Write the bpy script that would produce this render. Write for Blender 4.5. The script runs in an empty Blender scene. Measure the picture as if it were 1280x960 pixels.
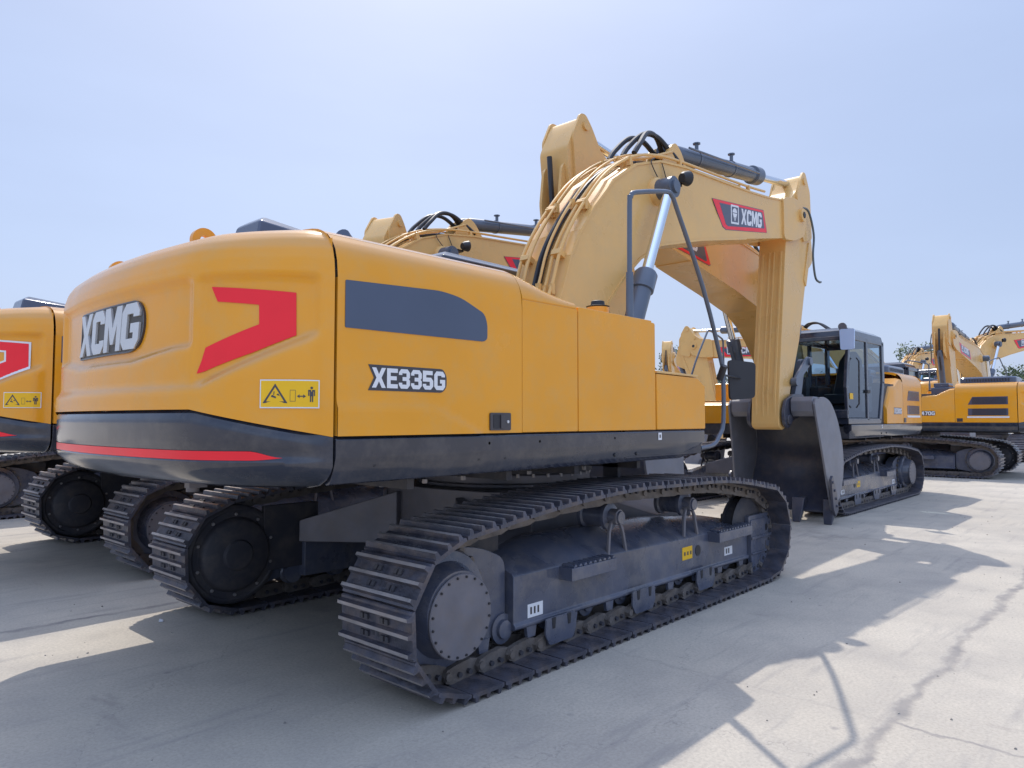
import bpy, bmesh, math, random
from mathutils import Vector, Matrix
random.seed(7)
PI = math.pi
scene = bpy.context.scene
COL = scene.collection

# ------------------------------------------------------------------ materials
def nt(name):
    m = bpy.data.materials.new(name); m.use_nodes = True
    t = m.node_tree; b = t.nodes['Principled BSDF']
    return m, t, b

def mat(name, col, rough=0.5, metal=0.0, coat=0.0, var=0.0, vscale=3.0, dirt=None, dirt_amt=0.0, bump=0.0, bscale=60, spec=0.5, rvar=0.0, sky_sheen=None):
    m, t, b = nt(name)
    N = t.nodes; L = t.links
    b.inputs['Base Color'].default_value = (*col, 1); b.inputs['Roughness'].default_value = rough
    b.inputs['Metallic'].default_value = metal; b.inputs['Coat Weight'].default_value = coat
    b.inputs['Coat Roughness'].default_value = 0.12
    b.inputs['Specular IOR Level'].default_value = spec
    if var or dirt or bump or rvar:
        tc = N.new('ShaderNodeTexCoord')
        last = None
        if var or rvar:
            n = N.new('ShaderNodeTexNoise'); n.inputs['Scale'].default_value = vscale; n.inputs['Detail'].default_value = 6
            L.new(tc.outputs['Object'], n.inputs['Vector'])
            r = N.new('ShaderNodeMapRange'); r.inputs[1].default_value = .3; r.inputs[2].default_value = .7
            r.inputs[3].default_value = 1 - var; r.inputs[4].default_value = 1 + var
            L.new(n.outputs['Fac'], r.inputs[0])
            mx = N.new('ShaderNodeVectorMath'); mx.operation = 'SCALE'; mx.inputs[0].default_value = col
            L.new(r.outputs[0], mx.inputs['Scale']); last = mx.outputs[0]
            r2 = N.new('ShaderNodeMapRange'); r2.inputs[1].default_value = .3; r2.inputs[2].default_value = .7
            r2.inputs[3].default_value = max(.02, rough - rvar); r2.inputs[4].default_value = rough + rvar
            L.new(n.outputs['Fac'], r2.inputs[0]); L.new(r2.outputs[0], b.inputs['Roughness'])
        if dirt:
            n2 = N.new('ShaderNodeTexNoise'); n2.inputs['Scale'].default_value = 7; n2.inputs['Detail'].default_value = 9; n2.inputs['Roughness'].default_value = .65
            L.new(tc.outputs['Object'], n2.inputs['Vector'])
            r3 = N.new('ShaderNodeMapRange'); r3.inputs[1].default_value = .45; r3.inputs[2].default_value = .75
            r3.inputs[3].default_value = 0; r3.inputs[4].default_value = dirt_amt
            L.new(n2.outputs['Fac'], r3.inputs[0])
            mm = N.new('ShaderNodeMix'); mm.data_type = 'RGBA'
            L.new(r3.outputs[0], mm.inputs[0])
            if last: L.new(last, mm.inputs[6])
            else: mm.inputs[6].default_value = (*col, 1)
            mm.inputs[7].default_value = (*dirt, 1); last = mm.outputs[2]
        if sky_sheen and last:  # sky sheen painted into the colour: upward faces tinted towards tan
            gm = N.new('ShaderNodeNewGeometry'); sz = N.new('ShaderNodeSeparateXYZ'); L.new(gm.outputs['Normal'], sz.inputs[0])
            rz = N.new('ShaderNodeMapRange'); rz.interpolation_type = 'SMOOTHSTEP'; rz.inputs[1].default_value = .08; rz.inputs[2].default_value = .8; rz.inputs[3].default_value = 0; rz.inputs[4].default_value = sky_sheen[1]; L.new(sz.outputs[2], rz.inputs[0])
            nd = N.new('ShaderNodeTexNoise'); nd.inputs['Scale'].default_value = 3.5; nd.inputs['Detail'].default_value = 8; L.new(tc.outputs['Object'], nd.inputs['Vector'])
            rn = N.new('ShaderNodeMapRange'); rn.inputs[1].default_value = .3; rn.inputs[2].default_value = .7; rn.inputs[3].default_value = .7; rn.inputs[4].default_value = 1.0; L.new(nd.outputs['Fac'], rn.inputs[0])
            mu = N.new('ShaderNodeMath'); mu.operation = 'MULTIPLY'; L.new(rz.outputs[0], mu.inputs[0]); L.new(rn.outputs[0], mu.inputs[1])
            md = N.new('ShaderNodeMix'); md.data_type = 'RGBA'; L.new(mu.outputs[0], md.inputs[0]); L.new(last, md.inputs[6]); md.inputs[7].default_value = (*sky_sheen[0], 1); last = md.outputs[2]
        if last: L.new(last, b.inputs['Base Color'])
        if bump:
            n3 = N.new('ShaderNodeTexNoise'); n3.inputs['Scale'].default_value = bscale; n3.inputs['Detail'].default_value = 4
            L.new(tc.outputs['Object'], n3.inputs['Vector'])
            bp = N.new('ShaderNodeBump'); bp.inputs['Strength'].default_value = bump; bp.inputs['Distance'].default_value = .01
            L.new(n3.outputs['Fac'], bp.inputs['Height']); L.new(bp.outputs[0], b.inputs['Normal'])
    return m

YEL = (0.83, 0.350, 0.022)
M = {}
M['yellow'] = mat('yellow_paint', YEL, .22, coat=.12, var=.035, vscale=1.7, dirt=(.62, .38, .13), dirt_amt=.30, bump=.10, bscale=2.6, rvar=.08, spec=.34, sky_sheen=((.44, .30, .16), .6))
M['hazeyel'] = mat('yellow_paint_hazed', (.745, .450, .155), .32, coat=.08, var=.05, vscale=2.2, dirt=(.60, .42, .20), dirt_amt=.35, bump=.05, bscale=9, rvar=.1, spec=.35)  # same yellow paint, with haze and sky sheen mixed into the colour
M['char'] = mat('charcoal_paint', (.022, .027, .044), .13, coat=.38, var=.15, vscale=3, dirt=(.22, .19, .16), dirt_amt=.25, bump=.04, bscale=6, rvar=.06)
M['frame'] = mat('undercarriage_paint', (.078, .088, .125), .30, coat=.25, var=.2, vscale=4, dirt=(.26, .23, .20), dirt_amt=.45, bump=.15, bscale=30, rvar=.12)
M['black'] = mat('black_rubber', (.022, .022, .026), .5, var=.2)
M['dark'] = mat('dark_underside', (.038, .038, .048), .6, dirt=(.13, .11, .09), dirt_amt=.6)
M['steel'] = mat('track_steel', (.075, .075, .095), .42, metal=.25, var=.35, vscale=9, dirt=(.22, .16, .12), dirt_amt=.65, bump=.35, bscale=50, rvar=.14)
M['edge'] = mat('worn_steel', (.38, .355, .35), .42, metal=.5, var=.3, vscale=14, dirt=(.22, .15, .10), dirt_amt=.6)
M['chain'] = mat('chain_steel', (.15, .132, .12), .6, metal=.3, var=.3, vscale=12, dirt=(.16, .12, .085), dirt_amt=.8, bump=.3)
M['disc'] = mat('cover_steel', (.165, .158, .175), .5, metal=.2, var=.15, vscale=6, dirt=(.20, .16, .13), dirt_amt=.5)
M['bucket'] = mat('bucket_paint', (.052, .056, .080), .32, coat=.1, var=.15, vscale=4, dirt=(.16, .14, .12), dirt_amt=.4, bump=.08, bscale=20)
M['chrome'] = mat('chrome_rod', (.75, .78, .82), .12, metal=1)
M['cyl'] = mat('cylinder_paint', (.085, .108, .15), .35, coat=.3, var=.1)
M['red'] = mat('red_sticker', (.90, .022, .035), .3, coat=.05, var=.05, spec=.3)
M['white'] = mat('white_sticker', (.75, .75, .76), .4, var=.04)
M['silver'] = mat('silver_letter', (.62, .62, .62), .35, metal=.3, var=.04)
M['ink'] = mat('dark_sticker', (.045, .04, .045), .35, coat=.3)
M['inkblue'] = mat('dark_blue_sticker', (.06, .065, .10), .35, coat=.3)
M['lab'] = mat('label_yellow', (.86, .50, .02), .4, spec=.25)
M['vent'] = mat('vent_panel', (.060, .078, .125), .22, coat=.4, var=.06, vscale=2)
M['hose'] = mat('hose_rubber', (.02, .021, .026), .45)
M['mirror'] = mat('mirror_glass', (.8, .85, .9), .04, metal=1)
M['lamp'] = mat('lamp_glass', (.7, .72, .72), .2, coat=.5)
M['seatm'] = mat('seat_fabric', (.03, .03, .035), .8)

def glass_mat():
    m, t, b = nt('cab_glass'); N = t.nodes; L = t.links
    out = N['Material Output']
    tr = N.new('ShaderNodeBsdfTransparent'); tr.inputs[0].default_value = (.58, .69, .76, 1)
    gl = N.new('ShaderNodeBsdfGlossy'); gl.inputs['Roughness'].default_value = .03; gl.inputs[0].default_value = (.9, .95, 1, 1)
    fr = N.new('ShaderNodeFresnel'); fr.inputs[0].default_value = 1.42
    mx = N.new('ShaderNodeMixShader')
    ml = N.new('ShaderNodeMath'); ml.operation = 'MULTIPLY'; ml.inputs[1].default_value = .28; L.new(fr.outputs[0], ml.inputs[0]); L.new(ml.outputs[0], mx.inputs[0]); L.new(tr.outputs[0], mx.inputs[1]); L.new(gl.outputs[0], mx.inputs[2])
    L.new(mx.outputs[0], out.inputs[0]); return m
M['glass'] = glass_mat()

def ground_mat():
    m, t, b = nt('yard_concrete'); N = t.nodes; L = t.links
    tc = N.new('ShaderNodeTexCoord'); P = tc.outputs['Object']
    def noise(scale, det=6, rough=.6, vec=P):
        n = N.new('ShaderNodeTexNoise'); n.inputs['Scale'].default_value = scale; n.inputs['Detail'].default_value = det
        n.inputs['Roughness'].default_value = rough; L.new(vec, n.inputs['Vector']); return n
    def rng(s, a, b_, c, d):
        r = N.new('ShaderNodeMapRange'); r.inputs[1].default_value = a; r.inputs[2].default_value = b_
        r.inputs[3].default_value = c; r.inputs[4].default_value = d; L.new(s, r.inputs[0]); return r.outputs[0]
    def math_(op, a, b_=None, clamp=False):
        n = N.new('ShaderNodeMath'); n.operation = op; n.use_clamp = clamp
        for i, v in enumerate((a, b_)):
            if v is None: continue
            if isinstance(v, (int, float)): n.inputs[i].default_value = v
            else: L.new(v, n.inputs[i])
        return n.outputs[0]
    def mixc(f, a, b_):
        n = N.new('ShaderNodeMix'); n.data_type = 'RGBA'
        if isinstance(f, float): n.inputs[0].default_value = f
        else: L.new(f, n.inputs[0])
        for i, v in ((6, a), (7, b_)):
            if isinstance(v, tuple): n.inputs[i].default_value = (*v, 1)
            else: L.new(v, n.inputs[i])
        return n.outputs[2]
    big = noise(.22, 5); mid = noise(1.3, 8, .65); fine = noise(55, 4, .7); grit = noise(190, 2, .5)
    c = mixc(rng(big.outputs['Fac'], .35, .65, 0, 1), (.46, .412, .338), (.54, .488, .405))
    c = mixc(rng(mid.outputs['Fac'], .42, .66, 0, .7), c, (.365, .335, .295))
    c = mixc(rng(fine.outputs['Fac'], .38, .72, 0, .62), c, (.30, .27, .23))
    # stretched tyre / track scuffs running across the yard
    mp = N.new('ShaderNodeMapping'); mp.inputs['Scale'].default_value = (.5, 4.5, 1); mp.inputs['Rotation'].default_value = (0, 0, .35)
    L.new(P, mp.inputs[0])
    sc = noise(1.6, 6, .6, mp.outputs[0])
    c = mixc(rng(sc.outputs['Fac'], .56, .72, 0, .5), c, (.25, .235, .225))
    mp2 = N.new('ShaderNodeMapping'); mp2.inputs['Scale'].default_value = (1.1, .35, 1); mp2.inputs['Rotation'].default_value = (0, 0, -.5)
    L.new(P, mp2.inputs[0])
    st = noise(2.6, 7, .7, mp2.outputs[0])
    c = mixc(rng(st.outputs['Fac'], .62, .70, 0, .45), c, (.27, .24, .215))
    # spots
    vs = N.new('ShaderNodeTexVoronoi'); vs.inputs['Scale'].default_value = 2.1; L.new(P, vs.inputs['Vector'])
    c = mixc(rng(vs.outputs['Distance'], .02, .06, .45, 0), c, (.2, .19, .19))
    vg = N.new('ShaderNodeTexVoronoi'); vg.inputs['Scale'].default_value = 38; L.new(P, vg.inputs['Vector'])
    c = mixc(rng(vg.outputs['Distance'], .05, .16, .5, 0), c, (.24, .22, .20))
    oil = noise(.55, 3, .5); oil2 = noise(6, 5, .7)
    om = math_('MULTIPLY', rng(oil.outputs['Fac'], .60, .68, 0, 1), rng(oil2.outputs['Fac'], .4, .6, 0, .45))
    c = mixc(om, c, (.23, .21, .19))
    # slab joints, slightly wandering
    wob = noise(1.1, 4); wv = rng(wob.outputs['Fac'], .3, .7, -.05, .05)
    wob2 = noise(7, 5); wv2 = rng(wob2.outputs['Fac'], .3, .7, -.025, .025)
    sp = N.new('ShaderNodeSeparateXYZ'); L.new(P, sp.inputs[0])
    def joint(axis, off, step, w0, w1):
        v = math_('ADD', sp.outputs[axis], -off); v = math_('ADD', v, wv2)
        if axis == 1: v = math_('ADD', v, wv)
        v = math_('DIVIDE', v, step); v = math_('ADD', v, .5); v = math_('FRACT', v); v = math_('ADD', v, -.5); v = math_('ABSOLUTE', v); v = math_('MULTIPLY', v, step)
        return rng(v, w0, w1, 1, 0)
    jx = joint(0, -.72, 5.9, .006, .022); jy = joint(1, -3.3, 5.1, .012, .05)
    jx = math_('MULTIPLY', jx, rng(sp.outputs[1], -3.32, -3.28, 1, .25)); j = math_('MAXIMUM', jx, jy)
    br = noise(3, 5); jj = math_('MULTIPLY', j, rng(br.outputs['Fac'], .35, .6, .35, .85))
    c = mixc(jj, c, (.22, .205, .195))
    # hairline cracks
    mpd = N.new('ShaderNodeVectorMath'); mpd.operation = 'ADD'; L.new(P, mpd.inputs[0])
    nd = noise(1.7, 6); scl = N.new('ShaderNodeVectorMath'); scl.operation = 'SCALE'; scl.inputs['Scale'].default_value = .9
    L.new(nd.outputs['Color'], scl.inputs[0]); L.new(scl.outputs[0], mpd.inputs[1])
    vo = N.new('ShaderNodeTexVoronoi'); vo.feature = 'DISTANCE_TO_EDGE'; vo.inputs['Scale'].default_value = .23; L.new(mpd.outputs[0], vo.inputs['Vector'])
    cr = rng(vo.outputs['Distance'], .0004, .0013, .35, 0)
    c = mixc(cr, c, (.2, .19, .18))
    L.new(c, b.inputs['Base Color'])
    b.inputs['Roughness'].default_value = .8; b.inputs['Specular IOR Level'].default_value = .2
    h = math_('ADD', math_('MULTIPLY', fine.outputs['Fac'], .35), math_('MULTIPLY', grit.outputs['Fac'], .5))
    h = math_('ADD', h, math_('MULTIPLY', j, -1.2)); h = math_('ADD', h, mid.outputs['Fac'])
    bp = N.new('ShaderNodeBump'); bp.inputs['Strength'].default_value = .28; bp.inputs['Distance'].default_value = .008
    L.new(h, bp.inputs['Height']); L.new(bp.outputs[0], b.inputs['Normal'])
    return m
M['ground'] = ground_mat()
M['grit'] = mat('grit_stone', (.26, .24, .21), .9, var=.5, vscale=4)

def leaf_mat(name, a, b_):
    m, t, b = nt(name); N = t.nodes; L = t.links
    tc = N.new('ShaderNodeTexCoord'); n = N.new('ShaderNodeTexNoise'); n.inputs['Scale'].default_value = .9; n.inputs['Detail'].default_value = 5
    L.new(tc.outputs['Object'], n.inputs['Vector'])
    mm = N.new('ShaderNodeMix'); mm.data_type = 'RGBA'; mm.inputs[6].default_value = (*a, 1); mm.inputs[7].default_value = (*b_, 1)
    r = N.new('ShaderNodeMapRange'); r.inputs[1].default_value = .35; r.inputs[2].default_value = .65; L.new(n.outputs['Fac'], r.inputs[0])
    L.new(r.outputs[0], mm.inputs[0]); L.new(mm.outputs[2], b.inputs['Base Color']); b.inputs['Roughness'].default_value = .7
    return m
M['leaf'] = leaf_mat('tree_leaves', (.07, .105, .05), (.13, .17, .085))
M['bark'] = mat('tree_bark', (.12, .09, .07), .9, var=.3)

# ------------------------------------------------------------------ mesh builder
class MB:
    def __init__(s): s.v = []; s.f = []; s.m = []
    def add(s, vs, fs, mi=0):
        o = len(s.v); s.v += [tuple(v) for v in vs]
        for k, f in enumerate(fs):
            s.f.append(tuple(i + o for i in f)); s.m.append(mi if isinstance(mi, int) else mi[k])
        return s
    def box(s, x0, x1, y0, y1, z0, z1, mi=0):
        vs = [(x, y, z) for x in (x0, x1) for y in (y0, y1) for z in (z0, z1)]
        return s.add(vs, [(0, 1, 3, 2), (4, 6, 7, 5), (0, 4, 5, 1), (2, 3, 7, 6), (0, 2, 6, 4), (1, 5, 7, 3)], mi)
    def prism(s, poly, a, b, axis='y', mi=0):
        n = len(poly)
        def P(p, t):
            if axis == 'y': return (p[0], t, p[1])
            if axis == 'x': return (t, p[0], p[1])
            return (p[0], p[1], t)
        vs = [P(p, a) for p in poly] + [P(p, b) for p in poly]
        fs = [tuple(range(n)), tuple(range(2 * n - 1, n - 1, -1))] + [(i, (i + 1) % n, n + (i + 1) % n, n + i) for i in range(n)]
        return s.add(vs, fs, mi)
    def loft(s, rings, closed=True, cap=True, mi=0):
        n = len(rings[0]); vs = [p for r in rings for p in r]; fs = []
        for k in range(len(rings) - 1):
            for i in range(n if closed else n - 1):
                j = (i + 1) % n
                fs.append((k * n + i, k * n + j, (k + 1) * n + j, (k + 1) * n + i))
        if cap:
            fs.append(tuple(range(n))); fs.append(tuple(range(len(vs) - 1, len(vs) - n - 1, -1)))
        return s.add(vs, fs, mi)
    def cyl(s, p0, p1, r0, r1=None, n=24, mi=0):
        r1 = r0 if r1 is None else r1
        p0 = Vector(p0); p1 = Vector(p1); d = (p1 - p0).normalized()
        u = d.orthogonal().normalized(); w = d.cross(u)
        R = [[tuple(p + (u * math.cos(2 * PI * k / n) + w * math.sin(2 * PI * k / n)) * r) for k in range(n)] for p, r in ((p0, r0), (p1, r1))]
        return s.loft(R, mi=mi)
    def lathe(s, p0, axis, prof, n=32, mi=0):
        p0 = Vector(p0); d = Vector(axis).normalized(); u = d.orthogonal().normalized(); w = d.cross(u)
        R = [[tuple(p0 + d * t + (u * math.cos(2 * PI * k / n) + w * math.sin(2 * PI * k / n)) * r) for k in range(n)] for t, r in prof]
        return s.loft(R, mi=mi)
    def tube(s, pts, r, n=10, mi=0, smooth=True):
        P = [Vector(p) for p in pts]
        if smooth and len(P) > 2: P = catmull(P, 6)
        rings = []; u = None
        for i, p in enumerate(P):
            d = (P[min(i + 1, len(P) - 1)] - P[max(i - 1, 0)]).normalized()
            if u is None: u = d.orthogonal().normalized()
            u = (u - d * u.dot(d)).normalized(); w = d.cross(u)
            rr = r if not callable(r) else r(i / (len(P) - 1))
            rings.append([tuple(p + (u * math.cos(2 * PI * k / n) + w * math.sin(2 * PI * k / n)) * rr) for k in range(n)])
        return s.loft(rings, mi=mi)
    def build(s, name, mats, parent=None, bevel=0.0, sharp=35, seg=2, label=None):
        me = bpy.data.meshes.new(name); me.from_pydata(s.v, [], s.f)
        if not isinstance(mats, (list, tuple)): mats = [mats]
        for mm in mats: me.materials.append(M[mm])
        me.polygons.foreach_set('material_index', s.m)
        bm = bmesh.new(); bm.from_mesh(me)
        bmesh.ops.recalc_face_normals(bm, faces=bm.faces)
        bm.to_mesh(me); bm.free()
        me.shade_smooth(); me.set_sharp_from_angle(angle=math.radians(sharp))
        o = bpy.data.objects.new(name, me); COL.objects.link(o); o.parent = parent
        if bevel:
            bv = o.modifiers.new('bevel', 'BEVEL'); bv.width = bevel; bv.segments = seg; bv.limit_method = 'ANGLE'; bv.angle_limit = math.radians(40)
            bv.harden_normals = True
        if label: o['label'] = label
        return o

def catmull(P, n=8):
    Q = [P[0]] + list(P) + [P[-1]]; out = []
    for i in range(1, len(Q) - 2):
        p0, p1, p2, p3 = Q[i - 1:i + 3]
        for k in range(n):
            t = k / n
            out.append(.5 * ((2 * p1) + (p2 - p0) * t + (2 * p0 - 5 * p1 + 4 * p2 - p3) * t * t + (3 * p1 - p0 - 3 * p2 + p3) * t ** 3))
    out.append(P[-1]); return out

def round_poly(pts, r, seg=5):
    out = []; n = len(pts)
    for i in range(n):
        a = Vector(pts[i - 1]); b = Vector(pts[i]); c = Vector(pts[(i + 1) % n])
        rr = min(r if not isinstance(r, (list, tuple)) else r[i], (a - b).length * .45, (c - b).length * .45)
        p = b + (a - b).normalized() * rr; q = b + (c - b).normalized() * rr
        for k in range(seg + 1):
            t = k / seg; out.append(tuple(p * (1 - t) ** 2 + b * 2 * t * (1 - t) + q * t * t))
    return out

def empty(name, loc=(0, 0, 0), rz=0, scale=(1, 1, 1)):
    o = bpy.data.objects.new(name, None); COL.objects.link(o); o.location = loc; o.rotation_euler = (0, 0, rz); o.scale = scale
    o.empty_display_size = .2
    return o

# ------------------------------------------------------------------ lettering (block glyph polygons)
G = {
'C': [[(.9,.3),(.9,.18),(.72,0),(.18,0),(0,.18),(0,.82),(.18,1),(.72,1),(.9,.82),(.9,.68),(.60,.68),(.60,.76),(.30,.76),(.28,.74),(.28,.26),(.3,.24),(.60,.24),(.60,.3)]],
'G': [[(.92,.56),(.92,.18),(.74,0),(.18,0),(0,.18),(0,.82),(.18,1),(.72,1),(.9,.82),(.9,.70),(.60,.70),(.60,.77),(.28,.77),(.28,.23),(.64,.23),(.64,.36),(.48,.36),(.48,.56)]],
'M': [[(0,0),(0,1),(.3,1),(.5,.52),(.7,1),(1,1),(1,0),(.76,0),(.76,.6),(.58,.16),(.42,.16),(.24,.6),(.24,0)]],
'X': [[(0,0),(.32,.5),(0,1),(.3,1),(.5,.68),(.7,1),(1,1),(.68,.5),(1,0),(.7,0),(.5,.32),(.3,0)]],
'E': [[(0,0),(0,1),(.8,1),(.8,.79),(.27,.79),(.27,.61),(.72,.61),(.72,.41),(.27,.41),(.27,.21),(.8,.21),(.8,0)]],
'3': [[(0,.18),(.16,0),(.66,0),(.85,.18),(.85,.42),(.76,.5),(.85,.58),(.85,.82),(.66,1),(.16,1),(0,.82),(0,.7),(.26,.7),(.26,.79),(.58,.79),(.58,.6),(.28,.6),(.28,.4),(.58,.4),(.58,.21),(.26,.21),(.26,.3),(0,.3)]],
'5': [[(0,.18),(.18,0),(.66,0),(.85,.18),(.85,.47),(.68,.64),(.28,.64),(.28,.78),(.8,.78),(.8,1),(0,1),(0,.42),(.56,.42),(.57,.21),(.28,.21),(.28,.30),(0,.30)]],
'4': [[(.5,0),(.5,.2),(0,.2),(0,.42),(.28,.42),(.5,.74),(.5,1),(.76,1),(.76,0)],[(0,.42),(.42,1),(.5,1),(.5,.74),(.28,.42)],[(.76,.2),(.76,.42),(.9,.42),(.9,.2)]],
'7': [[(.15,0),(.5,.78),(0,.78),(0,1),(.8,1),(.8,.8),(.45,0)]],
'0': [[(.43,0),(.18,0),(0,.18),(0,.82),(.18,1),(.43,1),(.43,.78),(.28,.78),(.28,.22),(.43,.22)],[(.43,0),(.43,.22),(.58,.22),(.58,.78),(.43,.78),(.43,1),(.68,1),(.86,.82),(.86,.18),(.68,0)]],
'8': [[(.43,0),(.16,0),(0,.18),(0,.42),(.09,.5),(0,.58),(0,.82),(.16,1),(.43,1),(.43,.8),(.27,.8),(.27,.6),(.43,.6),(.43,.4),(.27,.4),(.27,.2),(.43,.2)],[(.43,0),(.43,.2),(.59,.2),(.59,.4),(.43,.4),(.43,.6),(.59,.6),(.59,.8),(.43,.8),(.43,1),(.7,1),(.86,.82),(.86,.58),(.77,.5),(.86,.42),(.86,.18),(.7,0)]],
}
W = {'M': 1.0, 'X': 1.0, '4': .9, 'E': .8, 'G': .92, 'C': .9, '0': .86, '8': .86, '3': .85, '5': .85, '7': .8}
def text2d(s, x0, y0, w, h, shear=0.0, gap=.10):
    tot = sum(W[c] for c in s) + gap * (len(s) - 1); k = (w - abs(shear) * h) / tot; x = x0; out = []
    for c in s:
        for poly in G[c]:
            out.append([(x + p[0] * k + shear * p[1] * h, y0 + p[1] * h) for p in poly])
        x += (W[c] + gap) * k
    return out

def decal(name, mats, polys, fn, parent, label=None):
    """polys: list of (polygon2d, material index, lift); fn(u,v,lift) -> 3D point"""
    mb = MB()
    for poly, mi, lift in polys:
        mb.add([fn(p[0], p[1], lift) for p in poly], [tuple(range(len(poly)))], mi)
    me = bpy.data.meshes.new(name); me.from_pydata(mb.v, [], mb.f)
    for mm in mats: me.materials.append(M[mm])
    me.polygons.foreach_set('material_index', mb.m)
    o = bpy.data.objects.new(name, me); COL.objects.link(o); o.parent = parent
    if label: o['label'] = label
    return o

def strip_poly(poly, nmax=.06):
    """insert points on the edges so that a polygon can follow a curved surface"""
    out = []
    for i, p in enumerate(poly):
        q = poly[(i + 1) % len(poly)]; d = math.dist(p, q); n = max(1, int(d / nmax))
        for k in range(n): out.append((p[0] + (q[0] - p[0]) * k / n, p[1] + (q[1] - p[1]) * k / n))
    return out

def raster(H, f, lift, mi, mb, st=.03):
    us = sorted({round(p[0], 5) for p in H}); E = [(H[k], H[(k + 1) % len(H)]) for k in range(len(H))]
    for ua, ub in zip(us, us[1:]):
        if ub - ua < 1e-4: continue
        n = max(1, int((ub - ua) / st) + 1)
        for k in range(n):
            u0 = ua + (ub - ua) * k / n; u1 = ua + (ub - ua) * (k + 1) / n; um = (u0 + u1) / 2; L = []
            for (a, b) in E:
                if min(a[0], b[0]) < um < max(a[0], b[0]):
                    zz = lambda u: a[1] + (b[1] - a[1]) * (u - a[0]) / (b[0] - a[0])
                    L.append((zz(um), zz(u0), zz(u1)))
            L.sort()
            for lo, hi in zip(L[::2], L[1::2]):
                m_ = max(1, int((hi[0] - lo[0]) / st) + 1)
                for q in range(m_):
                    t0 = q / m_; t1 = (q + 1) / m_
                    mb.add([f(u0, lo[1] + (hi[1] - lo[1]) * t0, lift), f(u1, lo[2] + (hi[2] - lo[2]) * t0, lift), f(u1, lo[2] + (hi[2] - lo[2]) * t1, lift), f(u0, lo[1] + (hi[1] - lo[1]) * t1, lift)], [(0, 1, 2, 3)], mi)

# ------------------------------------------------------------------ counterweight surface
half = [(-3.33, 0), (-3.322, -.3), (-3.30, -.6), (-3.255, -.93), (-3.18, -1.13), (-3.06, -1.3), (-2.93, -1.42), (-2.80, -1.49)]
CWO = catmull([Vector((x, -y)) for x, y in half[:0:-1]] + [Vector(p) for p in half], 24)
CWS = [0.0]
for a, b in zip(CWO, CWO[1:]): CWS.append(CWS[-1] + (b - a).length)
mid = CWS[-1] / 2; CWS = [s - mid for s in CWS]
SM = CWS[-1]
def cw_pt(s):
    s = max(-SM, min(SM, s)); lo = 0; hi = len(CWS) - 1
    while hi - lo > 1:
        k = (lo + hi) // 2
        if CWS[k] <= s: lo = k
        else: hi = k
    t = (s - CWS[lo]) / (CWS[hi] - CWS[lo])
    p = CWO[lo].lerp(CWO[hi], t)
    a = CWO[max(lo - 2, 0)]; b = CWO[min(hi + 2, len(CWO) - 1)]
    d = (b - a).normalized()
    return p, Vector((d.y, -d.x))          # outward normal (towards -x, sides)
def sst(a, b, x):
    t = max(0, min(1, (x - a) / (b - a))); return t * t * (3 - 2 * t)
INS = [(1.43, 0), (2.20, 0), (2.28, .008), (2.34, .025), (2.385, .052), (2.425, .095), (2.452, .155), (2.470, .25), (2.48, .40)]
def interp(T, x):
    if x <= T[0][0]: return T[0][1]
    for (a, b), (c, d) in zip(T, T[1:]):
        if x <= c: return b + (d - b) * (x - a) / (c - a)
    return T[-1][1]
def relief(s, z):
    a = abs(s)
    r = .038 * sst(1.0, .90, a) * sst(1.80 + .05 * sst(.3, .9, a), 1.845 + .05 * sst(.3, .9, a), z) * sst(2.22, 2.17, z)     # badge recess
    zl = 1.70 if a < 1.05 else 1.70 + (a - 1.05) * .42
    b = .028 * sst(.98, 1.04, a) * sst(1.63, 1.585, a) * sst(zl - .015, zl + .02, z) * sst(2.215, 2.175, z)
    c = .026 * sst(zl + .0, zl - .05, z) * -1 * sst(1.66, 1.55, a)                                          # lower band stands proud
    return r + b + c
def cw_surf(s, z, lift=0.0, rel=True):
    p, n = cw_pt(s)
    d = interp(INS, z) + (relief(s, z) if rel else 0)
    q = p - n * (d - lift)
    return (q.x, q.y, z)
def cw_bound(s):
    a = abs(s); return 1.567 if a < 1.0 else 1.567 - (a - 1.0) * (1.567 - 1.437) / (SM - 1.0) if a < SM else 1.437

# ------------------------------------------------------------------ the excavator prototype
PITCH_N = 41
def track_path():
    R = .425; z0 = .040
    sx, sz = -1.985, z0 + R; fx, fz = 1.99, z0 + R * .98
    P = []
    for k in range(0, 25):                       # sprocket half, bottom to top (rear)
        a = -PI / 2 - PI * k / 24
        P.append(Vector((sx + R * math.cos(a), sz + R * math.sin(a))))
    for x, z in ((-1.72, .925), (-1.4, .965), (-1.0, .998), (-.6, 1.022), (-.2, 1.03), (.2, 1.018), (.6, 1.012), (.95, 1.005), (1.3, .975), (1.65, .93)):
        P.append(Vector((x, z)))
    Rf = R * .98
    for k in range(0, 25):
        a = PI / 2 - PI * k / 24
        P.append(Vector((fx + Rf * math.cos(a), fz + Rf * math.sin(a))))
    P2 = []
    P.append(P[0])
    L = [0]
    for a, b in zip(P, P[1:]): L.append(L[-1] + (b - a).length)
    N = PITCH_N; out = []
    def at(d):
        d %= L[-1]
        for k in range(len(L) - 1):
            if L[k + 1] >= d: return P[k].lerp(P[k + 1], (d - L[k]) / max(1e-9, L[k + 1] - L[k]))
        return P[-1]
    pit = L[-1] / N
    for i in range(N):
        a = at(i * pit); b = at((i + 1) * pit); c = (a + b) / 2; d = (b - a).normalized()
        out.append((c, d))
    return out, pit
TP, PITCH = track_path()

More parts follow.
